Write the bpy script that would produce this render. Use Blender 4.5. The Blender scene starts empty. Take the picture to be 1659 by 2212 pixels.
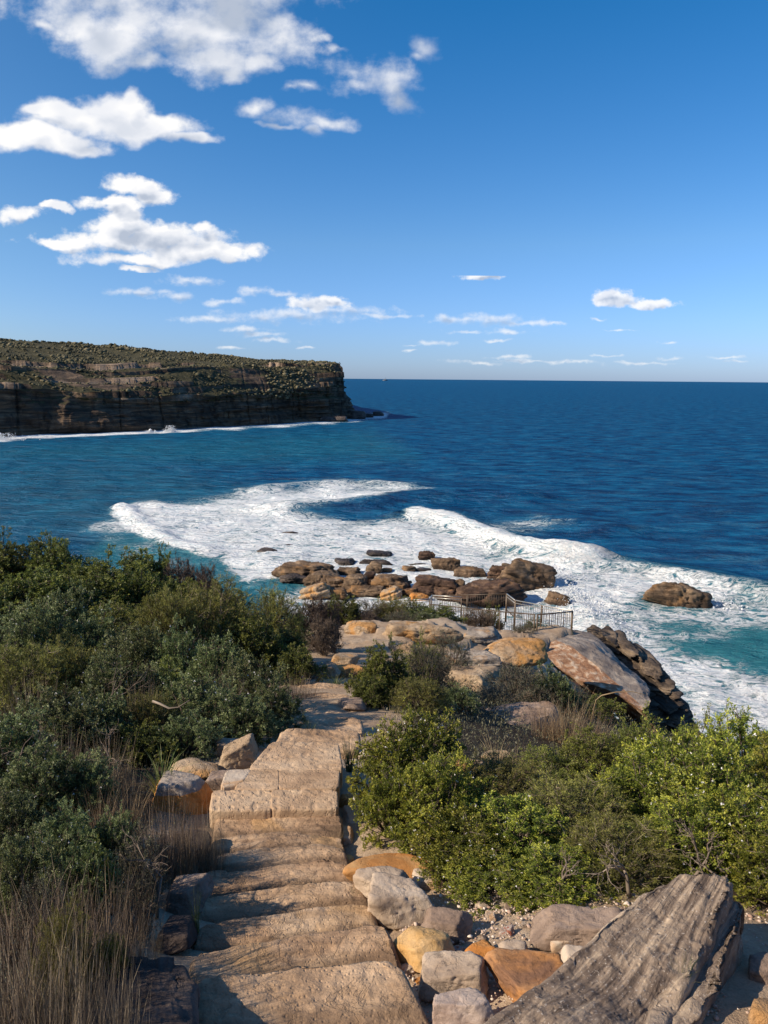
import bpy, bmesh, math, random
import numpy as np
from mathutils import Vector, Matrix

R = math.radians
rng = np.random.default_rng(7)
random.seed(7)
scene = bpy.context.scene
COL = scene.collection

# ------------------------------------------------------------------ camera
CZ = 23.0
FPX = 1106.0 / 0.66
PITCH, ROLL = R(9.75), R(0.5)
C0 = np.array([0.0, 0.0, CZ])
fwd = np.array([0, math.cos(PITCH), -math.sin(PITCH)])
_up = np.array([0, math.sin(PITCH), math.cos(PITCH)])
_rt = np.array([1.0, 0, 0])
rgt = _rt * math.cos(ROLL) + _up * math.sin(ROLL)
upv = _up * math.cos(ROLL) - _rt * math.sin(ROLL)
cam_d = bpy.data.cameras.new('camera')
cam = bpy.data.objects.new('camera', cam_d)
COL.objects.link(cam)
cam.matrix_world = Matrix(((rgt[0], upv[0], -fwd[0], 0), (rgt[1], upv[1], -fwd[1], 0),
                           (rgt[2], upv[2], -fwd[2], CZ), (0, 0, 0, 1)))
cam_d.sensor_fit = 'VERTICAL'
cam_d.sensor_height = 24.0
cam_d.lens = 12.0 / 0.66
cam_d.clip_start = 0.05
cam_d.clip_end = 90000
scene.camera = cam

# ------------------------------------------------------------------ sun, sky, exposure
SUN_DIR = np.array([-0.94, -0.34, 0.0]); SUN_DIR /= np.linalg.norm(SUN_DIR)
SUN_EL = R(32)
sd = np.array([SUN_DIR[0] * math.cos(SUN_EL), SUN_DIR[1] * math.cos(SUN_EL), math.sin(SUN_EL)])
sl = bpy.data.lights.new('sun', 'SUN')
sl.energy = 5.0
sl.angle = R(0.53)
sl.color = (1.0, 0.85, 0.66)
so = bpy.data.objects.new('sun', sl)
COL.objects.link(so)
so.rotation_euler = Vector(sd).to_track_quat('Z', 'Y').to_euler()
so.location = (-30, -10, 60)

scene.view_settings.view_transform = 'Standard'
scene.view_settings.look = 'None'
scene.view_settings.exposure = 0.42
scene.view_settings.gamma = 1.0
scene.cycles.max_bounces = 5
scene.cycles.diffuse_bounces = 3
scene.cycles.glossy_bounces = 2
scene.cycles.transmission_bounces = 2
scene.cycles.transparent_max_bounces = 4
scene.cycles.caustics_reflective = False
scene.cycles.caustics_refractive = False
scene.cycles.use_denoising = True

world = bpy.data.worlds.new('World')
scene.world = world
world.use_nodes = True


class NT:
    """small node-tree writer"""
    def __init__(self, tree):
        self.t = tree

    def n(self, typ, **kw):
        nd = self.t.nodes.new(typ)
        for k, v in kw.items():
            setattr(nd, k, v)
        return nd

    def l(self, a, b):
        self.t.links.new(a, b)

    def put(self, sock, v):
        if isinstance(v, bpy.types.NodeSocket):
            self.l(v, sock)
        else:
            sock.default_value = v

    def math(self, op, a, b=0.0, c=0.0, clamp=False):
        nd = self.n('ShaderNodeMath', operation=op, use_clamp=clamp)
        self.put(nd.inputs[0], a); self.put(nd.inputs[1], b); self.put(nd.inputs[2], c)
        return nd.outputs[0]

    def vmath(self, op, a, b=(0, 0, 0), c=(0, 0, 0), out=0):
        nd = self.n('ShaderNodeVectorMath', operation=op)
        self.put(nd.inputs[0], a); self.put(nd.inputs[1], b); self.put(nd.inputs[2], c)
        return nd.outputs[out]

    def mix(self, fac, a, b, blend='MIX'):
        nd = self.n('ShaderNodeMix', data_type='RGBA', blend_type=blend)
        self.put(nd.inputs[0], fac); self.put(nd.inputs[6], a); self.put(nd.inputs[7], b)
        return nd.outputs[2]

    def noise(self, vec, scale, detail=6, rough=0.55, dist=0.0, out=0):
        nd = self.n('ShaderNodeTexNoise')
        if vec is not None:
            self.l(vec, nd.inputs['Vector'])
        nd.inputs['Scale'].default_value = scale
        nd.inputs['Detail'].default_value = detail
        nd.inputs['Roughness'].default_value = rough
        nd.inputs['Distortion'].default_value = dist
        return nd.outputs[out]

    def ramp(self, fac, stops, interp='LINEAR'):
        nd = self.n('ShaderNodeValToRGB')
        nd.color_ramp.interpolation = interp
        el = nd.color_ramp.elements
        while len(el) < len(stops):
            el.new(0.5)
        for e, (p, c) in zip(el, stops):
            e.position = p
            e.color = (c[0], c[1], c[2], 1) if not isinstance(c, (int, float)) else (c, c, c, 1)
        self.put(nd.inputs[0], fac)
        return nd.outputs[0]

    def smooth(self, v, lo, hi, a=0.0, b=1.0):
        nd = self.n('ShaderNodeMapRange', interpolation_type='SMOOTHSTEP')
        self.put(nd.inputs[0], v)
        for i, q in enumerate((lo, hi, a, b)):
            self.put(nd.inputs[i + 1], q)
        return nd.outputs[0]


def uvsky(px, py):
    d = fwd + rgt * (px - 829.5) / FPX + upv * (1106 - py) / FPX
    return d[0] / d[1], d[2] / d[1]


def build_world():
    w = NT(world.node_tree)
    world.node_tree.nodes.clear()
    out = w.n('ShaderNodeOutputWorld')
    bg = w.n('ShaderNodeBackground')
    bg.inputs[1].default_value = 0.1
    sky = w.n('ShaderNodeTexSky', sky_type='NISHITA')
    sky.sun_disc = False
    sky.sun_elevation = SUN_EL
    sky.sun_rotation = math.atan2(SUN_DIR[0], SUN_DIR[1])
    sky.altitude = 0
    sky.air_density = 1.0
    sky.dust_density = 0.35
    sky.ozone_density = 2.5
    geo = w.n('ShaderNodeTexCoord')
    d = geo.outputs['Generated']
    sep = w.n('ShaderNodeSeparateXYZ'); w.l(d, sep.inputs[0])
    yy = w.math('MAXIMUM', sep.outputs[1], 0.05)
    u = w.math('DIVIDE', sep.outputs[0], yy)
    v = w.math('DIVIDE', sep.outputs[2], yy)
    comb = w.n('ShaderNodeCombineXYZ'); w.l(u, comb.inputs[0]); w.l(v, comb.inputs[1])
    p = comb.outputs[0]

    big = [(330, -20, 300, 75), (400, 60, 240, 62), (250, 98, 115, 40), (430, 115, 130, 52), (585, 62, 100, 58),
           (180, 45, 95, 40), (320, 135, 110, 26), (490, 148, 42, 26), (560, 118, 55, 32), (470, -30, 220, 90),
           (110, 38, 40, 14)]
    bigb = [(250, 240, 100, 38), (285, 225, 42, 27), (130, 243, 95, 22), (70, 238, 45, 14), (340, 282, 105, 28), (415, 310, 62, 16),
            (100, 312, 150, 26), (50, 296, 60, 26), (200, 321, 60, 17), (200, 262, 150, 32)]
    wisp = [(765, 140, 60, 42), (825, 172, 58, 42), (680, 187, 62, 17), (640, 190, 28, 12), (740, 95, 45, 14), (700, 70, 30, 10), (842, 215, 34, 18),
            (575, 235, 58, 25), (655, 258, 62, 22), (722, 270, 42, 13), (690, 290, 24, 16), (620, 280, 50, 7),
            (760, 175, 50, 22)]
    faint = [(922, 108, 30, 20), (905, 122, 24, 10)]
    mid = [(292, 408, 55, 21), (235, 436, 66, 12), (322, 428, 42, 22), (270, 445, 60, 16), (40, 464, 58, 15), (122, 447, 23, 9), (303, 583, 30, 7),
           (255, 488, 78, 28), (330, 512, 135, 28), (150, 521, 78, 12), (430, 543, 118, 20), (300, 558, 130, 15),
           (485, 543, 68, 19), (432, 492, 28, 15), (230, 520, 90, 24), (275, 470, 45, 20),
           (1040, 594, 50, 10), (1064, 589, 26, 13), (1330, 648, 44, 17), (1318, 640, 30, 16), (1400, 657, 62, 10),
           (690, 655, 72, 15), (705, 650, 40, 13)]
    small = [(405, 607, 55, 11), (300, 628, 78, 9), (380, 640, 48, 10), (560, 630, 58, 10), (610, 634, 55, 8),
             (480, 651, 50, 8), (620, 682, 185, 15), (720, 672, 130, 12), (830, 682, 80, 5), (460, 690, 80, 9),
             (530, 712, 60, 7), (590, 736, 52, 6), (560, 722, 60, 6), (960, 688, 28, 12), (1000, 692, 70, 9), (1060, 690, 90, 12), (1130, 697, 60, 7),
             (1010, 716, 50, 4), (1095, 716, 60, 6), (1190, 698, 30, 4), (945, 741, 46, 6), (890, 745, 30, 3),
             (1072, 735, 30, 3), (1290, 688, 24, 3), (1340, 712, 40, 2), (1445, 741, 18, 3), (1100, 771, 50, 4), (1150, 780, 90, 4), (1240, 783, 60, 4),
             (1310, 770, 36, 3), (1455, 773, 34, 5), (1570, 770, 50, 3), (1600, 778, 36, 3), (880, 757, 22, 3), (1030, 784, 60, 4), (1380, 785, 80, 4),
             (500, 752, 36, 4), (660, 752, 20, 3), (1180, 620, 1, 1)]

    def field(vec, lst):
        res = None
        for (cx, cy, rx, ry) in lst:
            a, b = uvsky(cx, cy)
            q = 1.0 / FPX
            ix, iy = 1 / (rx * q), 1 / (ry * q)
            t = w.vmath('MULTIPLY_ADD', vec, (ix, iy, 0), (-a * ix, -b * iy, 0))
            ln = w.vmath('LENGTH', t, out=1)
            res = ln if res is None else w.math('MINIMUM', res, ln)
        return res

    def noise2(vec, scale, detail, rough=0.6, out=0):
        nd = w.n('ShaderNodeTexNoise', noise_dimensions='2D')
        w.l(vec, nd.inputs['Vector'])
        nd.inputs['Scale'].default_value = scale; nd.inputs['Detail'].default_value = detail; nd.inputs['Roughness'].default_value = rough
        return nd.outputs[out]

    def band(layers, ns, warp, off, warp_y=0.62, fat=1.2):
        """clouds of one strip of sky over the clear sky"""
        st = w.vmath('MULTIPLY', p, (1.0, 1.35, 1.0))
        wn = noise2(st, ns * 1.3, 4, 0.55, 1)
        wv = w.vmath('SUBTRACT', wn, (0.5, 0.5, 0.5))
        pw = w.vmath('MULTIPLY_ADD', wv, (warp * 1.6, warp * 1.6 * warp_y, 0), p)
        fb = noise2(st, ns * 2.2, 7)
        fbo = noise2(w.vmath('ADD', st, (-off * 0.8, off, 0)), ns * 2.2, 5)
        fbd = w.math('SUBTRACT', fb, 0.5)
        s0 = noise2(st, ns * 1.8, 2.5, 0.5)
        s1 = noise2(w.vmath('ADD', st, (-off * 1.3, off * 1.5, 0)), ns * 1.8, 2.5, 0.5)
        puff = w.smooth(w.math('SUBTRACT', s0, s1), -0.16, 0.12)
        cur = tint
        for lst, amp, soft, thick, hazy in layers:
            f0 = field(pw, lst)
            dens = w.math('MULTIPLY_ADD', fbd, amp, w.math('SUBTRACT', fat, f0))
            alpha = w.smooth(dens, 0.0, soft)
            f1 = field(w.vmath('ADD', pw, (-off * 0.9, off * 1.1, 0)), lst)
            d1 = w.math('MULTIPLY_ADD', w.math('SUBTRACT', fbo, 0.5), amp * 0.45, w.math('SUBTRACT', 1.0, f1))
            # cloud standing between here and the sun darkens; a free edge towards the sun stays bright
            body = w.smooth(d1, -0.05, 0.95, 1.0, 0.0)
            li = w.math('ADD', w.math('MULTIPLY', body, 0.62), w.math('MULTIPLY', puff, 0.38))
            cc = w.ramp(li, [(0.05, (0.46, 0.52, 0.63)), (0.32, (0.66, 0.70, 0.78)), (0.64, (0.87, 0.88, 0.915)), (0.90, (1.0, 0.985, 0.965))])
            cc = w.vmath('SCALE', cc)
            cc.node.inputs[3].default_value = 7.9
            if hazy:
                cc = w.mix(hazy, cc, tint)
            cur = w.mix(w.math('MULTIPLY', alpha, thick), cur, cc)
        b2 = w.n('ShaderNodeBackground'); b2.inputs[1].default_value = 0.1
        w.l(cur, b2.inputs[0])
        return b2.outputs[0]

    # deepen the sky a little the way the camera's rendering does, by height, and eased towards the sun to warm the shade
    hsv = w.n('ShaderNodeHueSaturation')
    hsv.inputs['Saturation'].default_value = 1.18
    hsv.inputs['Value'].default_value = 1.0
    w.l(sky.outputs[0], hsv.inputs['Color'])
    g = w.ramp(sep.outputs[2], [(0.0, (.27 * .9, .375 * .9, .74 * .9)), (0.16, (.34 * .9, .455 * .9, .60 * .9)), (0.42, (.10 * .9, .425 * .9, .58 * .9)), (0.9, (.14, .38, .50))])
    ang = w.vmath('DOT_PRODUCT', d, tuple(sd), out=1)
    g = w.mix(w.smooth(ang, -0.15, 0.75), g, (.44, .47, .50, 1))
    tint = w.vmath('SCALE', w.mix(1.0, hsv.outputs[0], g, 'MULTIPLY'))
    tint.node.inputs[3].default_value = 2.0
    w.l(tint, bg.inputs[0])
    low_mid = [m for m in mid if m[0] > 600]
    mid_only = [m for m in mid if m[0] <= 600]

    def vy(py):
        return uvsky(400, py)[1]

    def gate(conds):
        g_ = front_on
        for op, a, b_ in conds:
            g_ = w.math('MULTIPLY', g_, w.math(op, a, b_))
        return g_
    front_on = w.math('GREATER_THAN', sep.outputs[1], 0.3)
    cur = bg.outputs[0]
    for cl, conds in (
            (band([(small, 2.3, 1.5, 0.85, 0.25), (low_mid, 1.7, 0.7, 0.95, 0.08)], 22, 0.016, 0.0045, 0.5),
             [('LESS_THAN', v, vy(590)), ('GREATER_THAN', v, 0.0)]),
            (band([(mid_only, 1.9, 0.75, 0.98, 0)], 12, 0.028, 0.010, fat=1.32), [('GREATER_THAN', v, vy(590)), ('LESS_THAN', v, vy(366)), ('LESS_THAN', u, uvsky(700, 400)[0])]),
            (band([(faint, 3.0, 2.2, 0.6, 0), (wisp, 3.2, 1.7, 0.85, 0), (bigb, 1.8, 0.75, 0.98, 0), (big, 2.4, 1.2, 0.96, 0)], 6.2, 0.048, 0.018), [('GREATER_THAN', v, vy(366)), ('LESS_THAN', u, uvsky(1060, 200)[0])])):
        mx = w.n('ShaderNodeMixShader')
        w.l(gate(conds), mx.inputs[0]); w.l(cur, mx.inputs[1]); w.l(cl, mx.inputs[2])
        cur = mx.outputs[0]
    w.l(cur, out.inputs[0])
    world.cycles.sampling_method = 'MANUAL'
    world.cycles.sample_map_resolution = 256


build_world()


# ------------------------------------------------------------------ picture helpers (pixel of the 1659 x 2212 view -> place)
def dirpx(px, py):
    return fwd + rgt * (px - 829.5) / FPX + upv * (1106 - py) / FPX


def P(px, py, Y):
    d = dirpx(px, py)
    return C0 + d * (Y / d[1])


def PZ(px, py, z):
    d = dirpx(px, py)
    return C0 + d * ((z - CZ) / d[2])


def PD(px, py, drop):
    return PZ(px, py, CZ - drop)


def proj(X):
    v = X - C0
    dz = v @ fwd
    dz = np.maximum(dz, 1e-3)
    return 829.5 + FPX * (v @ rgt) / dz, 1106 - FPX * (v @ upv) / dz


# ------------------------------------------------------------------ noise
def _hash(ix, iy, iz, seed):
    h = (ix.astype(np.int64) * 374761393 + iy.astype(np.int64) * 668265263 + iz.astype(np.int64) * 2147483647 + seed * 974711) & 0xFFFFFFFF
    h = ((h ^ (h >> 13)) * 1274126177) & 0xFFFFFFFF
    h = ((h ^ (h >> 16)) * 2246822519) & 0xFFFFFFFF
    return ((h ^ (h >> 15)) & 0xFFFFFF) / float(0xFFFFFF)


def vnoise(X, seed=0):
    X = np.asarray(X, float)
    I = np.floor(X).astype(np.int64)
    f = X - I
    f = f * f * f * (f * (f * 6 - 15) + 10)
    r = 0
    for dx in (0, 1):
        wx = f[..., 0] if dx else 1 - f[..., 0]
        for dy in (0, 1):
            wy = f[..., 1] if dy else 1 - f[..., 1]
            for dz in (0, 1):
                wz = f[..., 2] if dz else 1 - f[..., 2]
                r = r + wx * wy * wz * _hash(I[..., 0] + dx, I[..., 1] + dy, I[..., 2] + dz, seed)
    return r * 2 - 1


def fbm(X, oct=4, seed=0, gain=0.5, lac=2.03):
    r, a, s = 0, 1.0, 0.0
    X = np.asarray(X, float)
    for o in range(oct):
        r = r + a * vnoise(X + o * 17.3, seed + o)
        s += a
        a *= gain
        X = X * lac
    return r / s


def smst(x, a, b):
    t = np.clip((x - a) / (b - a), 0, 1)
    return t * t * (3 - 2 * t)


# ------------------------------------------------------------------ mesh helpers
def mesh_np(name, V, Fq=None, Ft=None, mat=None, attrs=None, smooth=True, uv=None):
    """mesh from arrays: Fq quads (n,4), Ft triangles (m,3)"""
    me = bpy.data.meshes.new(name)
    V = np.asarray(V, np.float32)
    me.vertices.add(len(V))
    me.vertices.foreach_set('co', V.ravel())
    loops, starts, tot = [], [], 0
    if Fq is not None and len(Fq):
        Fq = np.asarray(Fq, np.int32)
        loops.append(Fq.ravel()); starts.append(np.arange(len(Fq), dtype=np.int32) * 4); tot += len(Fq) * 4
    if Ft is not None and len(Ft):
        Ft = np.asarray(Ft, np.int32)
        loops.append(Ft.ravel()); starts.append(tot + np.arange(len(Ft), dtype=np.int32) * 3)
    L = np.concatenate(loops); S = np.concatenate(starts)
    me.loops.add(len(L)); me.loops.foreach_set('vertex_index', L)
    me.polygons.add(len(S)); me.polygons.foreach_set('loop_start', S)
    if smooth:
        me.polygons.foreach_set('use_smooth', np.ones(len(S), bool))
    for k, a in (attrs or {}).items():
        at = me.attributes.new(k, 'FLOAT', 'POINT')
        at.data.foreach_set('value', np.asarray(a, np.float32).ravel())
    if mat:
        for m in (mat if isinstance(mat, (list, tuple)) else [mat]):
            me.materials.append(m)
    me.update(calc_edges=True)
    return me


def link(name, me, parent=None, loc=(0, 0, 0)):
    o = bpy.data.objects.new(name, me)
    COL.objects.link(o)
    o.location = loc
    if parent:
        o.parent = parent
    return o


def tag(o, label=None, cat=None, group=None, kind=None):
    if label: o['label'] = label
    if cat: o['category'] = cat
    if group: o['group'] = group
    if kind: o['kind'] = kind
    return o


def gridfaces(nr, nc):
    i = np.arange(nr - 1)[:, None] * nc + np.arange(nc - 1)[None, :]
    return np.stack([i, i + 1, i + nc + 1, i + nc], -1).reshape(-1, 4)


# ------------------------------------------------------------------ materials
def mat_new(name):
    m = bpy.data.materials.new(name)
    m.use_nodes = True
    m.node_tree.nodes.clear()
    w = NT(m.node_tree)
    out = w.n('ShaderNodeOutputMaterial')
    b = w.n('ShaderNodeBsdfPrincipled')
    w.l(b.outputs[0], out.inputs[0])
    return m, w, b, out


def rock_mat(name, dark, base, light, orange=None, oamt=0.5, strata=0.4, scale=1.0, rough=0.9, bump=0.6, lichen=0.0, dirx=None, pits=0.0, crack=0.25):
    """sandstone: cloudy tone, bedding lines, iron stains, grains; every coordinate is the rock's own"""
    m, w, b, out = mat_new(name)
    tc = w.n('ShaderNodeTexCoord'); co = tc.outputs['Object']
    oi = w.n('ShaderNodeObjectInfo')
    co = w.vmath('ADD', co, w.vmath('SCALE', (37.0, 19.0, 53.0), (0, 0, 0)))
    co.node.inputs[0].default_value = (0, 0, 0)
    sc = w.vmath('SCALE', tc.outputs['Object']); sc.node.inputs[3].default_value = scale
    rv = w.n('ShaderNodeCombineXYZ')
    w.l(w.math('MULTIPLY', oi.outputs['Random'], 61.0), rv.inputs[0]); w.l(w.math('MULTIPLY', oi.outputs['Random'], 23.0), rv.inputs[1])
    p = w.vmath('ADD', sc, rv.outputs[0])
    n1 = w.noise(p, 1.1, 9, 0.62, 0.4)
    col = w.ramp(n1, [(0.30, dark), (0.47, base), (0.66, light)])
    st = w.vmath('MULTIPLY', p, (0.35, 0.35, 5.0) if dirx is None else dirx)
    ns = w.noise(st, 1.6, 7, 0.6, 0.3)
    nsf = w.smooth(ns, 0.42, 0.62)
    col = w.mix(w.math('MULTIPLY', nsf, strata), col, tuple(q * 0.62 for q in dark) + (1,))
    if orange:
        no = w.noise(p, 0.75, 5, 0.55, 0.8)
        of = w.smooth(no, 0.62 - oamt * 0.3, 0.72 - oamt * 0.3)
        col = w.mix(w.math('MULTIPLY', of, 0.85), col, tuple(orange) + (1,))
    if lichen:
        nl = w.noise(p, 5.0, 8, 0.7)
        lf = w.smooth(nl, 0.56, 0.66)
        col = w.mix(w.math('MULTIPLY', lf, lichen), col, (0.045, 0.04, 0.038, 1))
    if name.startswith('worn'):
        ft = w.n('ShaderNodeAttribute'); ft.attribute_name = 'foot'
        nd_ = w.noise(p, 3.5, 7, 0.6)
        foot_shade = w.smooth(w.math('ADD', ft.outputs['Fac'], w.math('MULTIPLY', w.math('SUBTRACT', nd_, 0.5), 1.3)), 0.25, 1.0)
        col = w.mix(w.math('MULTIPLY', foot_shade, 0.6), col, (0.13, 0.082, 0.05, 1))  # riser shade painted dark into the near part of each tread
    if name.startswith(('wet', 'dark_red')):
        gp = w.n('ShaderNodeNewGeometry'); sz = w.n('ShaderNodeSeparateXYZ'); w.l(gp.outputs['Position'], sz.inputs[0])
        wz_ = w.smooth(w.math('MULTIPLY_ADD', w.math('SUBTRACT', n1, 0.5), 2.4, sz.outputs[2]), 0.25, 1.1, 1.0, 0.0)
        col = w.mix(w.math('MULTIPLY', wz_, 0.8), col, (0.028, 0.021, 0.017, 1))
    ng = w.noise(p, 60.0, 3, 0.6)
    col = w.mix(0.35, col, w.ramp(ng, [(0.3, 0.45), (0.7, 1.0)]), 'MULTIPLY')
    w.l(col, b.inputs['Base Color'])
    b.inputs['Roughness'].default_value = rough
    b.inputs['Specular IOR Level'].default_value = 0.25
    n2 = w.noise(p, 6.0, 9, 0.68)
    h = w.math('ADD', w.math('MULTIPLY', n2, 0.6), w.math('MULTIPLY', ns, strata * 0.9))
    h = w.math('ADD', h, w.math('MULTIPLY', ng, 0.10))
    if pits:
        vo = w.n('ShaderNodeTexVoronoi'); vo.inputs['Scale'].default_value = 22.0
        w.l(p, vo.inputs['Vector'])
        h = w.math('ADD', h, w.math('MULTIPLY', w.smooth(vo.outputs[0], 0.0, 0.35), pits))
    cr = w.math('ABSOLUTE', w.math('SUBTRACT', w.noise(p, 2.2, 8, 0.6, 0.6), 0.5))
    h = w.math('ADD', h, w.math('MULTIPLY', w.smooth(cr, 0.0, 0.02), crack))
    bp = w.n('ShaderNodeBump'); bp.inputs['Strength'].default_value = bump
    bp.inputs['Distance'].default_value = 0.085 / scale
    w.l(h, bp.inputs['Height']); w.l(bp.outputs[0], b.inputs['Normal'])
    return m


M = {}
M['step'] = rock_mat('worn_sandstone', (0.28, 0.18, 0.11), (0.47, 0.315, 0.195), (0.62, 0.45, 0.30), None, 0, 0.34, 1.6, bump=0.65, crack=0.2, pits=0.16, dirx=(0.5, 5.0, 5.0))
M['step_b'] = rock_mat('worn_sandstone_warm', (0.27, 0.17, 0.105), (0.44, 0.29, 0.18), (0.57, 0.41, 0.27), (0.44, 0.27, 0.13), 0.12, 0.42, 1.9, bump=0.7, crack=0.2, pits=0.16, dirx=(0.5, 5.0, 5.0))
M['block'] = rock_mat('picked_sandstone', (0.30, 0.195, 0.12), (0.48, 0.33, 0.21), (0.62, 0.46, 0.31), None, 0, 0.15, 2.0, bump=0.6, pits=0.5, crack=0.0)
M['orange'] = rock_mat('iron_stained_sandstone', (0.30, 0.13, 0.045), (0.52, 0.24, 0.075), (0.60, 0.36, 0.16), (0.58, 0.22, 0.045), 0.5, 0.25, 2.4)
M['yellow'] = rock_mat('ochre_sandstone', (0.34, 0.18, 0.07), (0.56, 0.33, 0.12), (0.64, 0.44, 0.23), (0.52, 0.26, 0.09), 0.3, 0.15, 2.4, lichen=0.25)
M['pale'] = rock_mat('pale_sandstone', (0.34, 0.25, 0.18), (0.52, 0.41, 0.31), (0.66, 0.56, 0.45), (0.55, 0.33, 0.17), 0.3, 0.15, 2.4, lichen=0.2)
M['grey'] = rock_mat('grey_sandstone', (0.25, 0.18, 0.13), (0.47, 0.36, 0.265), (0.62, 0.50, 0.38), (0.5, 0.28, 0.14), 0.12, 0.2, 2.4, lichen=0.55)
M['mauve'] = rock_mat('mauve_sandstone', (0.13, 0.088, 0.068), (0.26, 0.185, 0.14), (0.42, 0.315, 0.245), None, 0, 0.25, 2.2, lichen=0.4)
M['dark'] = rock_mat('dark_weathered_stone', (0.035, 0.026, 0.024), (0.075, 0.055, 0.048), (0.15, 0.115, 0.10), None, 0, 0.35, 2.0, lichen=0.3)
M['red'] = rock_mat('red_lined_sandstone', (0.32, 0.22, 0.17), (0.48, 0.38, 0.32), (0.6, 0.5, 0.42), (0.42, 0.10, 0.04), 0.35, 0.2, 3.0)
M['streak'] = rock_mat('orange_streaked_stone', (0.20, 0.10, 0.05), (0.50, 0.23, 0.08), (0.58, 0.36, 0.2), (0.20, 0.11, 0.07), 0.2, 0.3, 2.6, dirx=(1.0, 4.0, 2.0))
M['sea_rock'] = rock_mat('wet_brown_sandstone', (0.075, 0.048, 0.03), (0.19, 0.125, 0.078), (0.32, 0.225, 0.145), (0.30, 0.165, 0.07), 0.28, 0.55, 0.45, bump=1.0, lichen=0.35)
M['sea_dark'] = rock_mat('dark_red_sandstone', (0.045, 0.026, 0.02), (0.12, 0.07, 0.047), (0.22, 0.14, 0.09), (0.30, 0.15, 0.06), 0.15, 0.7, 0.45, bump=1.0, lichen=0.45)
M['sea_wet'] = rock_mat('wet_grey_stone', (0.03, 0.026, 0.026), (0.085, 0.068, 0.06), (0.18, 0.14, 0.115), None, 0, 0.5, 0.5, rough=0.5, bump=1.0)
M['ledge'] = rock_mat('layered_cliff_stone', (0.05, 0.038, 0.03), (0.135, 0.098, 0.07), (0.31, 0.23, 0.155), None, 0, 0.8, 0.8, bump=1.0, lichen=0.3)
M['out'] = rock_mat('outcrop_sandstone', (0.23, 0.155, 0.10), (0.42, 0.30, 0.19), (0.56, 0.44, 0.31), (0.52, 0.27, 0.09), 0.35, 0.3, 0.9, bump=0.9, lichen=0.25)
M['outor'] = rock_mat('warm_outcrop_sandstone', (0.26, 0.15, 0.08), (0.46, 0.28, 0.14), (0.56, 0.42, 0.28), (0.54, 0.27, 0.08), 0.5, 0.35, 0.9, bump=0.9, lichen=0.25)
M['out_grey'] = rock_mat('outcrop_grey_sandstone', (0.15, 0.125, 0.11), (0.35, 0.29, 0.235), (0.52, 0.45, 0.37), (0.50, 0.27, 0.1), 0.15, 0.35, 1.0, bump=1.0, lichen=0.5)
M['bigslab'] = rock_mat('ribbed_weathered_slab', (0.10, 0.08, 0.07), (0.20, 0.165, 0.14), (0.36, 0.295, 0.24), (0.45, 0.33, 0.2), 0.12, 0.25, 3.0, lichen=0.45, bump=1.0, pits=0.35)


def capped_mat():
    m, w, b, out = mat_new('orange_stone_weathered_grey_on_top')
    tc = w.n('ShaderNodeTexCoord'); p = tc.outputs['Object']
    n1 = w.noise(p, 2.5, 9, 0.65, 0.4); n2 = w.noise(p, 14.0, 8, 0.68)
    org = w.ramp(n1, [(0.3, (0.36, 0.13, 0.035)), (0.5, (0.60, 0.24, 0.05)), (0.7, (0.66, 0.36, 0.12))])
    gry = w.ramp(n2, [(0.3, (0.13, 0.105, 0.09)), (0.5, (0.30, 0.25, 0.21)), (0.7, (0.46, 0.39, 0.32))])
    at = w.n('ShaderNodeAttribute'); at.attribute_name = 'cap'
    f = w.smooth(w.math('ADD', at.outputs['Fac'], w.math('MULTIPLY', w.math('SUBTRACT', n1, 0.5), 0.6)), 0.4, 0.6)
    w.l(w.mix(f, org, gry), b.inputs['Base Color'])
    b.inputs['Roughness'].default_value = 0.9
    bp = w.n('ShaderNodeBump'); bp.inputs['Strength'].default_value = 0.9; bp.inputs['Distance'].default_value = 0.03
    w.l(n2, bp.inputs['Height']); w.l(bp.outputs[0], b.inputs['Normal'])
    return m


M['capped'] = capped_mat()


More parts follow.
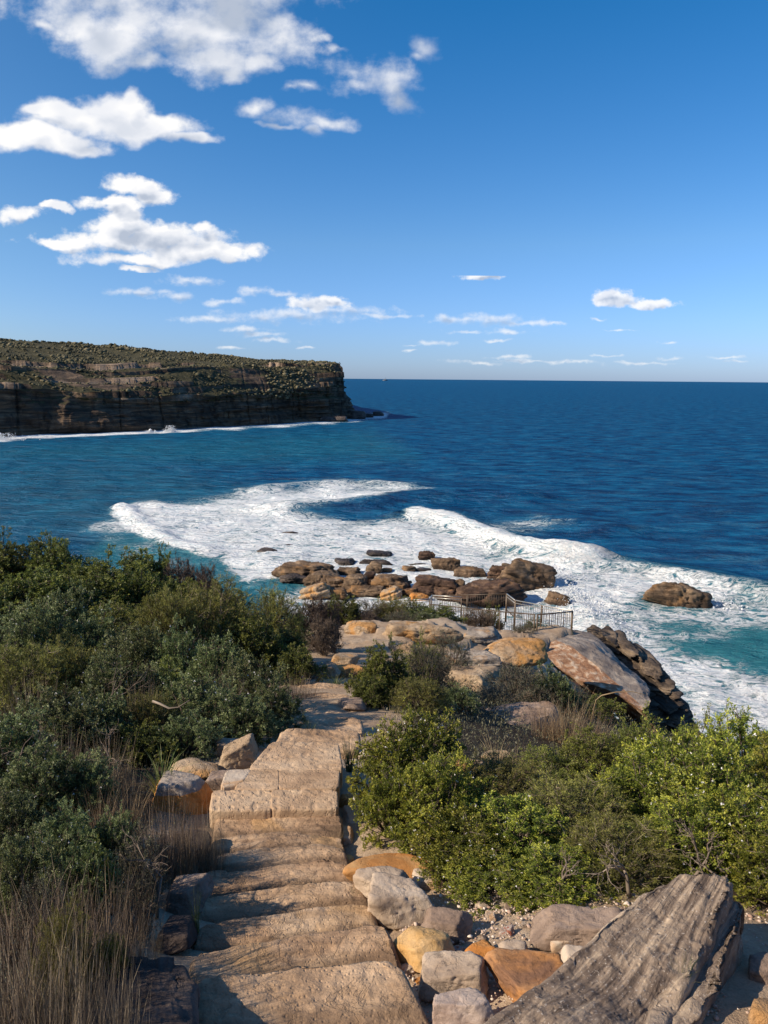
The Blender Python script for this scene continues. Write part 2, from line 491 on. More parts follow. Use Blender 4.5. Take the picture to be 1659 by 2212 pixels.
def ribbed_mat():
    m, w, b, out = mat_new('ribbed_weathered_slab_stone')
    tc = w.n('ShaderNodeTexCoord'); p = tc.outputs['Object']
    su = w.n('ShaderNodeAttribute'); su.attribute_name = 'su'
    sv = w.n('ShaderNodeAttribute'); sv.attribute_name = 'sv'
    cb_ = w.n('ShaderNodeCombineXYZ'); w.l(su.outputs['Fac'], cb_.inputs[0]); w.l(sv.outputs['Fac'], cb_.inputs[1])
    q = cb_.outputs[0]
    n1 = w.noise(w.vmath('MULTIPLY', q, (1.5, 8.5, 1.0)), 1.0, 9, 0.66, 0.4)
    n2 = w.noise(w.vmath('MULTIPLY', q, (14.0, 34.0, 1.0)), 1.0, 6, 0.65, 0.6)
    n3 = w.noise(p, 9.0, 8, 0.7); n4 = w.noise(p, 75.0, 2, 0.6)
    col = w.ramp(w.math('MULTIPLY_ADD', n1, 0.8, w.math('MULTIPLY', n3, 0.2)), [(0.36, (0.07, 0.052, 0.043)), (0.46, (0.165, 0.125, 0.098)), (0.54, (0.29, 0.225, 0.17)), (0.64, (0.50, 0.39, 0.28))])
    col = w.mix(w.math('MULTIPLY', w.smooth(n4, 0.62, 0.68), 0.6), col, (0.5, 0.45, 0.4, 1))
    w.l(col, b.inputs['Base Color']); b.inputs['Roughness'].default_value = 0.92; b.inputs['Specular IOR Level'].default_value = 0.2
    bp = w.n('ShaderNodeBump'); bp.inputs['Strength'].default_value = 0.9; bp.inputs['Distance'].default_value = 0.03
    h = w.math('ADD', w.math('MULTIPLY', n1, 1.0), w.math('ADD', w.math('MULTIPLY', n2, 0.35), w.math('MULTIPLY', n3, 0.4)))
    vo = w.n('ShaderNodeTexVoronoi'); vo.inputs['Scale'].default_value = 26.0; w.l(p, vo.inputs['Vector'])
    h = w.math('ADD', h, w.math('MULTIPLY', w.smooth(vo.outputs[0], 0.0, 0.3), 0.25))
    h = w.math('ADD', h, w.math('MULTIPLY', n4, 0.2))
    w.l(h, bp.inputs['Height']); w.l(bp.outputs[0], b.inputs['Normal'])
    return m


M['bigslab'] = ribbed_mat()


def boulder_mat():
    m, w, b, out = mat_new('two_toned_boulder_stone')
    tc = w.n('ShaderNodeTexCoord'); p = tc.outputs['Object']
    at = w.n('ShaderNodeAttribute'); at.attribute_name = 'face'
    n1 = w.noise(p, 0.9, 9, 0.65, 0.5)
    n2 = w.noise(p, 3.0, 9, 0.7, 0.3)
    grey = w.ramp(n1, [(0.3, (0.10, 0.085, 0.08)), (0.5, (0.22, 0.185, 0.16)), (0.68, (0.42, 0.36, 0.30))])
    red = w.ramp(n2, [(0.33, (0.20, 0.095, 0.05)), (0.5, (0.34, 0.19, 0.11)), (0.6, (0.52, 0.40, 0.29)), (0.75, (0.62, 0.52, 0.42))])
    f = w.smooth(w.math('ADD', at.outputs['Fac'], w.math('MULTIPLY', w.math('SUBTRACT', n1, 0.5), 0.5)), 0.4, 0.6)
    col = w.mix(f, red, grey)
    w.l(col, b.inputs['Base Color'])
    b.inputs['Roughness'].default_value = 0.9
    b.inputs['Specular IOR Level'].default_value = 0.2
    bp = w.n('ShaderNodeBump'); bp.inputs['Strength'].default_value = 0.8; bp.inputs['Distance'].default_value = 0.15
    w.l(n2, bp.inputs['Height']); w.l(bp.outputs[0], b.inputs['Normal'])
    return m


M['boulder'] = boulder_mat()


def leaf_mat(name, c0, c1, c2, trans=0.28, rough=0.5, spread=0.55):
    m, w, b, out = mat_new(name)
    at = w.n('ShaderNodeAttribute'); at.attribute_name = 'tint'
    oi = w.n('ShaderNodeObjectInfo')
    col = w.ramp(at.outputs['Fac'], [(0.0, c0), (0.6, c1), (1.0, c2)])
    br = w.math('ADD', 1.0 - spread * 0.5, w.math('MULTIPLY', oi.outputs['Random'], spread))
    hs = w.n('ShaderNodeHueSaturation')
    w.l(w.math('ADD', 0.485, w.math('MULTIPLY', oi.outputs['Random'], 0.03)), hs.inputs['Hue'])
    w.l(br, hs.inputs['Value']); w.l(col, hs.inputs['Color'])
    w.l(hs.outputs[0], b.inputs['Base Color'])
    b.inputs['Roughness'].default_value = rough
    b.inputs['Specular IOR Level'].default_value = 0.35
    if trans:
        tr = w.n('ShaderNodeBsdfTranslucent'); w.l(hs.outputs[0], tr.inputs[0])
        mx = w.n('ShaderNodeMixShader'); mx.inputs[0].default_value = trans
        w.l(b.outputs[0], mx.inputs[1]); w.l(tr.outputs[0], mx.inputs[2]); w.l(mx.outputs[0], out.inputs[0])
    return m


M['leaf_fresh'] = leaf_mat('fresh_green_leaf', (0.05, 0.07, 0.013), (0.18, 0.215, 0.03), (0.50, 0.48, 0.075), 0.4)
M['leaf_rosemary'] = leaf_mat('grey_green_leaf', (0.036, 0.05, 0.018), (0.11, 0.14, 0.048), (0.31, 0.34, 0.15), 0.32)
M['leaf_olive'] = leaf_mat('olive_needle_leaf', (0.052, 0.052, 0.014), (0.155, 0.15, 0.036), (0.31, 0.29, 0.075), 0.32)
M['leaf_dark'] = leaf_mat('dark_banksia_leaf', (0.025, 0.036, 0.010), (0.088, 0.108, 0.022), (0.25, 0.26, 0.05), 0.32)
M['leaf_lime'] = leaf_mat('yellow_green_leaf', (0.07, 0.085, 0.018), (0.16, 0.19, 0.035), (0.30, 0.31, 0.06), 0.3)
M['leaf_heath'] = leaf_mat('grey_heath_leaf', (0.045, 0.045, 0.028), (0.095, 0.095, 0.06), (0.17, 0.165, 0.105), 0.15)
M['twig'] = leaf_mat('brown_twig', (0.05, 0.035, 0.026), (0.11, 0.082, 0.062), (0.19, 0.15, 0.12), 0.0, 0.8)
M['deadleaf'] = leaf_mat('dead_brown_foliage', (0.055, 0.04, 0.032), (0.12, 0.085, 0.066), (0.21, 0.155, 0.12), 0.1, 0.8)
M['straw'] = leaf_mat('dry_straw', (0.13, 0.085, 0.05), (0.27, 0.19, 0.115), (0.44, 0.34, 0.21), 0.25, 0.7)
M['reed'] = leaf_mat('grey_brown_reed', (0.085, 0.06, 0.04), (0.20, 0.15, 0.105), (0.38, 0.30, 0.21), 0.15, 0.7)
M['strap'] = leaf_mat('green_strap_leaf', (0.05, 0.075, 0.02), (0.11, 0.15, 0.04), (0.30, 0.27, 0.11), 0.3)
M['petal'] = leaf_mat('white_petal', (0.62, 0.58, 0.58), (0.75, 0.72, 0.72), (0.8, 0.78, 0.78), 0.2)
M['bark'] = leaf_mat('grey_bark', (0.10, 0.075, 0.058), (0.18, 0.14, 0.11), (0.28, 0.22, 0.18), 0.0, 0.85)


def ground_mat():
    m, w, b, out = mat_new('sandy_ground')
    tc = w.n('ShaderNodeTexCoord'); p = tc.outputs['Object']
    a1 = w.n('ShaderNodeAttribute'); a1.attribute_name = 'sand'
    a2 = w.n('ShaderNodeAttribute'); a2.attribute_name = 'rock'
    n1 = w.noise(p, 0.8, 9, 0.6, 0.3)
    n2 = w.noise(p, 7.0, 8, 0.65)
    n3 = w.noise(p, 70.0, 3, 0.6)
    sand = w.ramp(n1, [(0.3, (0.36, 0.25, 0.165)), (0.5, (0.46, 0.345, 0.24)), (0.7, (0.56, 0.45, 0.335))])
    sand = w.mix(0.5, sand, w.ramp(n2, [(0.3, (0.55, 0.5, 0.45)), (0.6, (1, 1, 1))]), 'MULTIPLY')
    lit = w.ramp(n2, [(0.3, (0.028, 0.02, 0.014)), (0.5, (0.06, 0.044, 0.03)), (0.7, (0.12, 0.09, 0.062))])
    rk = w.ramp(n1, [(0.3, (0.10, 0.065, 0.042)), (0.5, (0.22, 0.15, 0.095)), (0.62, (0.42, 0.26, 0.12)), (0.75, (0.5, 0.38, 0.25))])
    f1 = w.smooth(w.math('ADD', a1.outputs['Fac'], w.math('MULTIPLY', w.math('SUBTRACT', n2, 0.5), 0.7)), 0.38, 0.62)
    f2 = w.smooth(w.math('ADD', a2.outputs['Fac'], w.math('MULTIPLY', w.math('SUBTRACT', n2, 0.5), 0.5)), 0.4, 0.6)
    col = w.mix(f1, lit, sand)
    col = w.mix(f2, col, rk)
    col = w.mix(0.4, col, w.ramp(n3, [(0.3, 0.4), (0.65, 1.0)]), 'MULTIPLY')
    w.l(col, b.inputs['Base Color'])
    b.inputs['Roughness'].default_value = 0.95
    b.inputs['Specular IOR Level'].default_value = 0.1
    bp = w.n('ShaderNodeBump'); bp.inputs['Strength'].default_value = 0.7; bp.inputs['Distance'].default_value = 0.04
    w.l(w.math('ADD', n2, w.math('MULTIPLY', n3, 0.3)), bp.inputs['Height']); w.l(bp.outputs[0], b.inputs['Normal'])
    return m


def sea_mat():
    m, w, b, out = mat_new('sea_water')
    tc = w.n('ShaderNodeTexCoord'); p = tc.outputs['Object']
    fo = w.n('ShaderNodeAttribute'); fo.attribute_name = 'foam'
    tq = w.n('ShaderNodeAttribute'); tq.attribute_name = 'turq'
    st = w.vmath('MULTIPLY', p, (1.0, 1.5, 1.0))
    n1 = w.noise(st, 0.10, 8, 0.62, 0.6)
    n2 = w.noise(st, 0.42, 10, 0.68, 1.3)
    n3 = w.noise(st, 2.2, 6, 0.7, 0.8)
    # vein-like ridges: streaks of foam torn open by dark holes
    rid = w.math('SUBTRACT', 1.0, w.math('MULTIPLY', w.math('ABSOLUTE', w.math('SUBTRACT', n2, 0.5)), 6.0), clamp=True)
    t = w.math('ADD', w.math('MULTIPLY', w.math('SUBTRACT', n1, 0.5), 1.25), w.math('MULTIPLY', w.math('SUBTRACT', n3, 0.5), 0.55))
    t = w.math('ADD', t, w.math('MULTIPLY', w.math('SUBTRACT', rid, 0.42), 0.55))
    ff = w.smooth(w.math('ADD', fo.outputs['Fac'], t), 0.42, 0.80)
    ff = w.math('MULTIPLY', ff, w.smooth(fo.outputs['Fac'], 0.02, 0.25))
    # small whitecaps out at sea
    wc = w.noise(w.vmath('MULTIPLY', p, (0.022, 0.05, 1.0)), 1.0, 10, 0.75)
    cap = w.smooth(wc, 0.735, 0.775)
    ff = w.math('MAXIMUM', ff, w.math('MULTIPLY', cap, 0.6))
    n0 = w.noise(w.vmath('MULTIPLY', p, (0.13, 0.30, 1.0)), 1.0, 10, 0.74)
    deep = w.ramp(n0, [(0.38, (0.0006, 0.022, 0.085)), (0.50, (0.0015, 0.066, 0.178)), (0.62, (0.006, 0.13, 0.275))])
    col = w.mix(tq.outputs['Fac'], deep, (0.02, 0.17, 0.21, 1))
    thin = w.smooth(w.math('ADD', fo.outputs['Fac'], w.math('MULTIPLY', t, 0.7)), 0.12, 0.8)
    col = w.mix(w.math('MULTIPLY', thin, 0.6), col, (0.16, 0.42, 0.50, 1))
    foam = w.ramp(w.math('MULTIPLY_ADD', n2, 0.6, w.math('MULTIPLY', n3, 0.4)), [(0.36, (0.42, 0.60, 0.68)), (0.46, (0.76, 0.83, 0.86)), (0.54, (0.92, 0.93, 0.93))])
    col = w.mix(ff, col, foam)
    # ripples: a wind sea too small for the mesh
    cd = w.n('ShaderNodeCameraData')
    r1 = w.noise(w.vmath('MULTIPLY', p, (0.10, 0.22, 1.0)), 1.0, 9, 0.62, 0.5)
    r2 = w.noise(w.vmath('MULTIPLY', p, (0.7, 1.3, 1.0)), 1.0, 8, 0.65, 0.4)
    hh = w.math('ADD', w.math('MULTIPLY', r1, 3.0), w.math('MULTIPLY', r2, 0.75))
    hh = w.math('ADD', hh, w.math('MULTIPLY', w.math('MULTIPLY', ff, w.math('ADD', n3, w.math('MULTIPLY', n2, 1.5))), 0.16))
    bp = w.n('ShaderNodeBump'); bp.inputs['Strength'].default_value = 1.0; bp.inputs['Distance'].default_value = 1.0
    w.l(hh, bp.inputs['Height'])
    w.t.nodes.remove(b)
    df = w.n('ShaderNodeBsdfDiffuse'); gl = w.n('ShaderNodeBsdfGlossy')
    w.l(col, df.inputs['Color']); w.l(bp.outputs[0], df.inputs['Normal']); w.l(bp.outputs[0], gl.inputs['Normal'])
    gl.inputs['Roughness'].default_value = 0.22
    # rough sea: the facets that show at a low angle lean to the viewer, so reflection stays well under a mirror's
    fr = w.n('ShaderNodeFresnel'); fr.inputs['IOR'].default_value = 1.333; w.l(bp.outputs[0], fr.inputs['Normal'])
    fac = w.math('MULTIPLY', w.math('MINIMUM', fr.outputs[0], 0.085), w.math('SUBTRACT', 1.0, w.math('MULTIPLY', ff, 0.9)))
    mx = w.n('ShaderNodeMixShader'); w.l(fac, mx.inputs[0]); w.l(df.outputs[0], mx.inputs[1]); w.l(gl.outputs[0], mx.inputs[2])
    w.l(mx.outputs[0], out.inputs[0])
    return m


def headland_mat():
    m, w, b, out = mat_new('headland_sandstone')
    tc = w.n('ShaderNodeTexCoord'); p = tc.outputs['Object']
    vg = w.n('ShaderNodeAttribute'); vg.attribute_name = 'veg'
    bare = w.n('ShaderNodeAttribute'); bare.attribute_name = 'bare'
    n1 = w.noise(p, 0.05, 9, 0.6, 0.4)
    st = w.vmath('MULTIPLY', p, (0.02, 0.02, 0.55))
    ns = w.noise(w.vmath('MULTIPLY', p, (0.03, 0.03, 0.42)), 1.5, 9, 0.70, 0.9)
    n2 = w.noise(p, 0.35, 8, 0.68)
    col = w.ramp(ns, [(0.28, (0.03, 0.024, 0.02)), (0.5, (0.12, 0.086, 0.062)), (0.63, (0.27, 0.19, 0.125)), (0.75, (0.42, 0.32, 0.22))])
    col = w.mix(0.55, col, w.ramp(n1, [(0.35, (0.25, 0.25, 0.28)), (0.62, (1.0, 0.95, 0.88))]), 'MULTIPLY')
    # vertical seepage streaks
    sv = w.noise(w.vmath('MULTIPLY', p, (0.22, 0.22, 0.012)), 1.0, 6, 0.6)
    col = w.mix(w.math('MULTIPLY', w.smooth(sv, 0.5, 0.62), 0.6), col, (0.02, 0.018, 0.018, 1))
    barec = w.ramp(n2, [(0.3, (0.22, 0.15, 0.105)), (0.7, (0.46, 0.36, 0.27))])
    col = w.mix(bare.outputs['Fac'], col, barec)
    veg = w.ramp(n2, [(0.3, (0.035, 0.032, 0.018)), (0.5, (0.07, 0.065, 0.034)), (0.7, (0.12, 0.10, 0.058))])
    f = w.smooth(w.math('ADD', vg.outputs['Fac'], w.math('MULTIPLY', w.math('SUBTRACT', n2, 0.5), 0.6)), 0.4, 0.6)
    col = w.mix(f, col, veg)
    w.l(col, b.inputs['Base Color'])
    b.inputs['Roughness'].default_value = 0.95
    b.inputs['Specular IOR Level'].default_value = 0.15
    bp = w.n('ShaderNodeBump'); bp.inputs['Strength'].default_value = 1.0; bp.inputs['Distance'].default_value = 1.4
    w.l(w.math('ADD', ns, w.math('MULTIPLY', n2, 0.7)), bp.inputs['Height']); w.l(bp.outputs[0], b.inputs['Normal'])
    return m


M['ground'] = ground_mat()
M['sea'] = sea_mat()
M['headland'] = headland_mat()
M['scrub'] = leaf_mat('headland_scrub', (0.04, 0.037, 0.022), (0.10, 0.088, 0.05), (0.20, 0.16, 0.10), 0.0, 0.9, 0.0)
M['foamdrop'] = leaf_mat('white_spray', (0.72, 0.76, 0.79), (0.82, 0.85, 0.87), (0.88, 0.89, 0.9), 0.35, 0.5, 0.0)


def metal_mat():
    m, w, b, out = mat_new('bronze_painted_metal')
    tc = w.n('ShaderNodeTexCoord')
    n = w.noise(tc.outputs['Object'], 3.0, 6, 0.6)
    w.l(w.ramp(n, [(0.35, (0.045, 0.028, 0.015)), (0.65, (0.11, 0.07, 0.038))]), b.inputs['Base Color'])
    b.inputs['Roughness'].default_value = 0.5
    m2, w2, b2, out2 = mat_new('worn_steel_handrail')
    tc2 = w2.n('ShaderNodeTexCoord')
    n2 = w2.noise(tc2.outputs['Object'], 4.0, 5, 0.6)
    w2.l(w2.ramp(n2, [(0.3, (0.42, 0.40, 0.36)), (0.7, (0.62, 0.60, 0.56))]), b2.inputs['Base Color'])
    b2.inputs['Metallic'].default_value = 0.6; b2.inputs['Roughness'].default_value = 0.38
    return m, m2


M['metal'], M['steel'] = metal_mat()

# ------------------------------------------------------------------ ground
CTL = np.array([
    (-.3, -3, 1.7), (-.3, 0, 1.9), (-.3, 2, 2.6), (-.35, 3.3, 3.05), (-.6, 4.2, 3.35), (-.7, 5, 3.56), (-.75, 5.8, 3.70), (-.75, 6.9, 3.66),
    (-.8, 8, 4.15), (-.9, 10.5, 4.85), (-1.1, 13, 5.6), (-1.36, 15.5, 6.35), (-1.3, 19, 7.3), (-1.2, 22, 8.15), (-.8, 27, 9.3), (-.6, 31, 10.05),
    (3, 35, 11.2), (8.9, 35, 11.75), (6, 34, 11.5), (4, 31, 10.7), (8, 32, 12.3),
    (1, 2.0, 2.6), (.6, 3.4, 3.02), (2.5, 3, 2.95), (.6, 4.2, 3.2), (2, 4.2, 3.15), (4, 4, 3.15), (1, 5.8, 3.55), (3, 6, 3.8), (6, 6, 4.1),
    (2, 9, 4.75), (5, 10, 5.6), (2.2, 13, 5.95), (0.5, 14, 5.9), (2.5, 18, 7.7), (6, 18, 8.6), (3, 24, 9.3), (6, 27, 10.8),
    (10, 24, 13), (9, 29.5, 13.2), (11.5, 29, 17), (12, 20, 14), (10, 12, 9), (14, 30, 22), (16, 20, 22), (14, 10, 12), (20, 8, 20),
    (30, 20, 25), (30, 40, 27), (11, 37, 17), (14, 45, 25),
    (0, 34, 11.1), (0, 37, 12.4), (-1.2, 33, 10.75), (2.2, 38, 12.9), (-2.2, 36, 12.0), (4.5, 38.5, 13.0), (-2, 42, 14.2), (3, 42, 14.6), (7, 40, 14.0), (0, 50, 18.5), (5, 50, 20), (-5, 45, 15.5), (0, 60, 21.9), (6, 58, 22.4), (0, 68, 22.0), (-6, 67, 22.4), (5, 67, 22.3), (0, 77, 23.5), (-6, 76, 23.6),
    (-8, 62, 22.6), (8, 68, 23.6), (0, 80, 24.2), (-10, 75, 24.5), (12, 60, 25), (-20, 62, 24.5), (-30, 62, 25), (20, 75, 26), (20, 60, 26),
    (-1.6, 3, 2.75), (-2.5, 2, 2.3), (-2.5, 5, 3.2), (-4, 5, 3.1), (-3, 8, 4.1), (-6, 8, 3.9), (-4, 12, 5.1), (-5, 16, 6.2), (-9, 15, 5.6),
    (-5, 22, 8.0), (-12, 22, 7.2), (-6, 30, 9.8), (-12, 30, 9.0), (-20, 30, 8.5), (-30, 35, 8.7), (-25, 20, 6.5), (-10, 38, 12.5),
    (-20, 42, 13), (-32, 50, 15), (-12, 50, 19), (-40, 62, 24), (-15, 8, 4), (-5, -3, 1.2), (5, -3, 1.5), (-30, 5, 4), (-45, 30, 9), (-45, 75, 26), (12, 0, 4), (25, 0, 20)], float)


def tps_fit(xy, z, lam):
    n = len(xy)
    r = np.linalg.norm(xy[:, None] - xy[None], axis=2)
    K = np.where(r > 0, r * r * np.log(r + 1e-12), 0) + lam * np.eye(n)
    Pm = np.hstack([np.ones((n, 1)), xy])
    A = np.block([[K, Pm], [Pm.T, np.zeros((3, 3))]])
    return np.linalg.solve(A, np.concatenate([z, np.zeros(3)]))


# distances compressed with range so near detail stays local
def warp(x, y):
    r = np.sqrt(x * x + y * y) + 1e-6
    k = np.log1p(r / 3.0) / r
    return np.stack([x * k, y * k], -1)


_cxy = warp(CTL[:, 0], CTL[:, 1])
_cof = tps_fit(_cxy, CTL[:, 2], 1e-4)


def ground_drop(x, y):
    x = np.atleast_1d(np.asarray(x, float)); y = np.atleast_1d(np.asarray(y, float))
    q = warp(x, y)
    out = np.empty(len(q))
    for s in range(0, len(q), 20000):
        qq = q[s:s + 20000]
        r = np.linalg.norm(qq[:, None] - _cxy[None], axis=2)
        out[s:s + 20000] = (r * r * np.log(r + 1e-12)) @ _cof[:-3] + _cof[-3] + qq @ _cof[-2:]
    return out


def gz(x, y, fine=False):
    x = np.atleast_1d(np.asarray(x, float)); y = np.atleast_1d(np.asarray(y, float))
    z = CZ - ground_drop(x, y)
    return np.clip(z, -4, 24)


def hit(px, py):
    d = dirpx(px, py)
    ts = np.geomspace(2.0, 130, 500)
    X = C0 + d[None] * ts[:, None]
    g = np.maximum(gz(X[:, 0], X[:, 1]), 0.0)
    b = np.where(X[:, 2] < g)[0]
    i = b[0] if len(b) else 499
    return X[i]


PATH = np.array([(-.3, 0), (-.35, 3.3), (-.6, 4.2), (-.75, 5.8), (-.75, 6.9), (-.9, 10.5), (-1.36, 15.5), (-1.25, 19), (-1.2, 22), (-.6, 31), (0.5, 34)])


def seg_dist(x, y, poly):
    d = np.full(len(x), 1e9)
    for a, b in zip(poly[:-1], poly[1:]):
        ab = b - a
        t = np.clip(((x - a[0]) * ab[0] + (y - a[1]) * ab[1]) / (ab @ ab), 0, 1)
        d = np.minimum(d, np.hypot(x - a[0] - t * ab[0], y - a[1] - t * ab[1]))
    return d


def poly_sd(x, y, poly):
    """signed distance to a polygon, positive inside"""
    poly = np.asarray(poly, float)
    d = seg_dist(x, y, np.vstack([poly, poly[:1]]))
    ins = np.zeros(len(x), bool)
    n = len(poly)
    for i in range(n):
        x0, y0 = poly[i]; x1, y1 = poly[(i + 1) % n]
        c = ((y0 > y) != (y1 > y)) & (x < (x1 - x0) * (y - y0) / (y1 - y0 + 1e-12) + x0)
        ins ^= c
    return np.where(ins, d, -d)


def build_ground():
    nx, ny = 380, 420
    a = np.linspace(-1, 1, nx)
    xs = np.sinh(a * 3.2) / math.sinh(3.2) * 48
    b = np.linspace(0, 1, ny)
    ys = -4 + (np.exp(b * 3.0) - 1) / (math.exp(3.0) - 1) * 94
    X, Y = np.meshgrid(xs, ys)
    x, y = X.ravel(), Y.ravel()
    z = gz(x, y)
    dp = seg_dist(x, y, PATH)
    wid = 0.75 + 0.05 * y
    onp = smst(dp, wid + 0.35, wid - 0.2)
    plateau = poly_sd(x, y, [(-2.5, 25), (1.0, 24.5), (3.5, 27), (6.5, 27), (9, 31), (10, 36), (7, 41), (3, 38), (-1, 36.5), (-2.6, 33)])
    plat = smst(plateau, -0.6, 0.5)
    gravel = poly_sd(x, y, [(.2, 2.0), (3.0, 2.0), (6.0, 3.2), (4, 4.1), (1.3, 4.5), (.3, 4.8), (0, 3)])
    grav = smst(gravel, -0.15, 0.25)
    sand = np.clip(onp + plat + grav, 0, 1)
    P3 = np.stack([x, y, z], -1)
    n_lo = fbm(P3 * 0.5, 3, 3)
    n_hi = fbm(P3 * 2.2, 4, 9)
    amp = 0.03 + 0.25 * plat + 0.5 * smst(y, 40, 55)
    z = z + n_lo * amp + n_hi * (0.02 + 0.10 * plat + 0.25 * smst(y, 42, 55))
    # terraces on the rock plateau
    tq = np.round(z / 0.30) * 0.30
    z = z * (1 - 0.55 * plat) + tq * 0.55 * plat
    e = gz(x + 0.3, y) - gz(x - 0.3, y); f = gz(x, y + 0.3) - gz(x, y - 0.3)
    slope = np.hypot(e, f) / 0.6
    rock = np.clip(smst(slope, 0.75, 1.2) * smst(y, 12, 20) + smst(y, 44, 50), 0, 1)
    stz = np.round((z + n_lo) / 0.7) * 0.7
    z = z * (1 - 0.6 * rock) + stz * 0.6 * rock
    me = mesh_np('ground', np.stack([x, y, z], -1), gridfaces(ny, nx), mat=M['ground'], attrs={'sand': sand, 'rock': rock})
    o = link('ground', me)
    tag(o, kind='structure')


build_ground()

# ------------------------------------------------------------------ sea
def build_sea():
    r1 = np.geomspace(24, 330, 370)
    r2 = np.geomspace(330, 60000, 80)[1:]
    rows = np.concatenate([r1, r2])
    tn = np.concatenate([np.linspace(-2.2, -0.66, 30)[:-1], np.linspace(-0.66, 0.66, 340), np.linspace(0.66, 2.2, 30)[1:]])
    Y, T = np.meshgrid(rows, tn, indexing='ij')
    x = (T * Y).ravel(); y = Y.ravel()
    P3 = np.stack([x, y, np.zeros_like(x)], -1)
    px, py = proj(P3)
    n = len(x)
    nz = fbm(P3 * 0.06, 4, 21)
    nz2 = fbm(P3 * 0.02, 3, 5)
    qx = px + nz * 22; qy = py + nz2 * 8 + nz * 5
    F = np.zeros(n)

    def soft(poly, dens, w):
        nonlocal F
        F = np.maximum(F, dens * smst(poly_sd(qx, qy, poly), -w, w))

    soft([(265, 1112), (300, 1095), (360, 1096), (450, 1086), (560, 1064), (680, 1049), (780, 1047), (900, 1054), (880, 1062),
          (835, 1072), (810, 1092), (700, 1108), (640, 1118), (760, 1130), (900, 1124), (950, 1134), (1010, 1156), (1080, 1184), (1200, 1212), (1300, 1226),
          (1420, 1250), (1380, 1300), (1330, 1400), (1200, 1500), (700, 1400), (560, 1290), (470, 1215), (380, 1182), (320, 1155)], 0.70, 18)
    soft([(150, 1152), (270, 1112), (330, 1160), (240, 1165)], 0.46, 12)
    soft([(220, 1165), (330, 1158), (480, 1215), (520, 1270), (300, 1260)], 0.28, 22)
    soft([(880, 1050), (945, 1056), (930, 1062), (870, 1062)], 0.45, 8)
    soft([(1010, 1135), (1180, 1128), (1230, 1138), (1130, 1146), (1080, 1165)], 0.42, 10)
    soft([(1290, 1215), (1420, 1240), (1560, 1275), (1700, 1300), (1700, 1345), (1500, 1330), (1380, 1300)], 0.56, 18)
    soft([(1250, 1290), (1400, 1300), (1720, 1345), (1740, 1420), (1500, 1400), (1300, 1400)], 0.56, 30)
    soft([(1190, 1330), (1300, 1340), (1480, 1420), (1760, 1500), (1760, 1700), (1300, 1640)], 0.66, 30)
    soft([(1180, 1300), (1290, 1310), (1360, 1400), (1400, 1480), (1200, 1500)], 0.74, 30)
    # darker trough between the two breakers
    for (cx, cy, rx, ry, k) in ((1640, 1400, 70, 40, .75), (1500, 1365, 80, 16, .5), (640, 1095, 40, 8, .5), (700, 1112, 70, 6, .35), (600, 1275, 75, 18, .9), (420, 1240, 50, 20, .5)):
        F *= 1 - k * np.exp(-(((px - cx) / rx) ** 2 + ((py - cy) / ry) ** 2) ** 1.5)
    # surf line under the headland
    wl = np.array([(-300, 966), (0, 953), (60, 945), (150, 942), (330, 934), (450, 929), (560, 921), (650, 916), (750, 909), (830, 900)], float)
    dl = seg_dist(qx * 0.25, py, wl * [0.25, 1])
    F = np.maximum(F, (0.75 + 0.3 * nz) * smst(dl, 6.0, 1.5) * (px < 840) * (py > 890))
    F = np.maximum(F, 0.55 * smst(seg_dist(px * 0.3, py, np.array([(740, 908), (800, 897), (830, 893)]) * [0.3, 1]), 6, 1) * (px < 880))
    T2 = np.zeros(n)
    for poly, k, ww in (([(240, 1150), (480, 1160), (1000, 1150), (1300, 1225), (1720, 1300), (1760, 1600), (1200, 1600), (600, 1330), (300, 1300), (180, 1200)], 0.75, 40),
                        ([(1380, 1340), (1720, 1330), (1760, 1470), (1550, 1500), (1400, 1440)], 1.0, 35),
                        ([(-400, 945), (0, 960), (500, 935), (800, 930), (900, 990), (500, 1010), (-400, 1000)], 0.34, 30),
                        ([(-400, 950), (300, 980), (700, 1100), (200, 1200), (-400, 1260)], 0.26, 60)):
        T2 = np.maximum(T2, k * smst(poly_sd(px, py, poly), -ww, ww))
    # waves
    z = np.zeros(n)
    wr = np.random.default_rng(3)
    dist = np.hypot(x, y)
    for L, A, k in ((34, .22, 2), (21, .15, 3), (12, .10, 4), (7, .07, 5), (4.2, .045, 6)):
        for j in range(k):
            th = wr.normal(R(205), 0.45)
            ph = wr.uniform(0, 6.28)
            kk = 2 * math.pi / (L * wr.uniform(.8, 1.25))
            s = np.sin(kk * (x * math.cos(th) + y * math.sin(th)) + ph + nz * 1.5)
            z += (A / math.sqrt(k)) * (1 - 2 * np.abs(s) ** 1.2 * 0.5) * smst(dist, L * 34, L * 16)
    def ridge(pts, h, wf, wb):
        nonlocal z, F
        Q = np.array([PZ(a, b, 0)[:2] for a, b in pts])
        d = seg_dist(x + nz * 1.5, y, Q)
        # side: away from the camera = back
        best = np.zeros(n); bd = np.full(n, 1e9)
        for a, b in zip(Q[:-1], Q[1:]):
            ab = b - a
            t = np.clip(((x - a[0]) * ab[0] + (y - a[1]) * ab[1]) / (ab @ ab), 0, 1)
            dd = np.hypot(x - a[0] - t * ab[0], y - a[1] - t * ab[1])
            side = (y - (a[1] + t * ab[1]))
            best = np.where(dd < bd, side, best); bd = np.minimum(bd, dd)
        wdt = np.where(best > 0, wb, wf)
        z += h * np.exp(-(d / wdt) ** 2) * (1 + 0.25 * nz)
        return d
    d = ridge([(905, 1124), (945, 1130), (1000, 1152), (1080, 1185), (1180, 1210), (1260, 1226)], 1.7, 2.0, 4.5)
    F = np.maximum(F, 1.05 * smst(d + nz * 1.5, 4.0, 0.8))
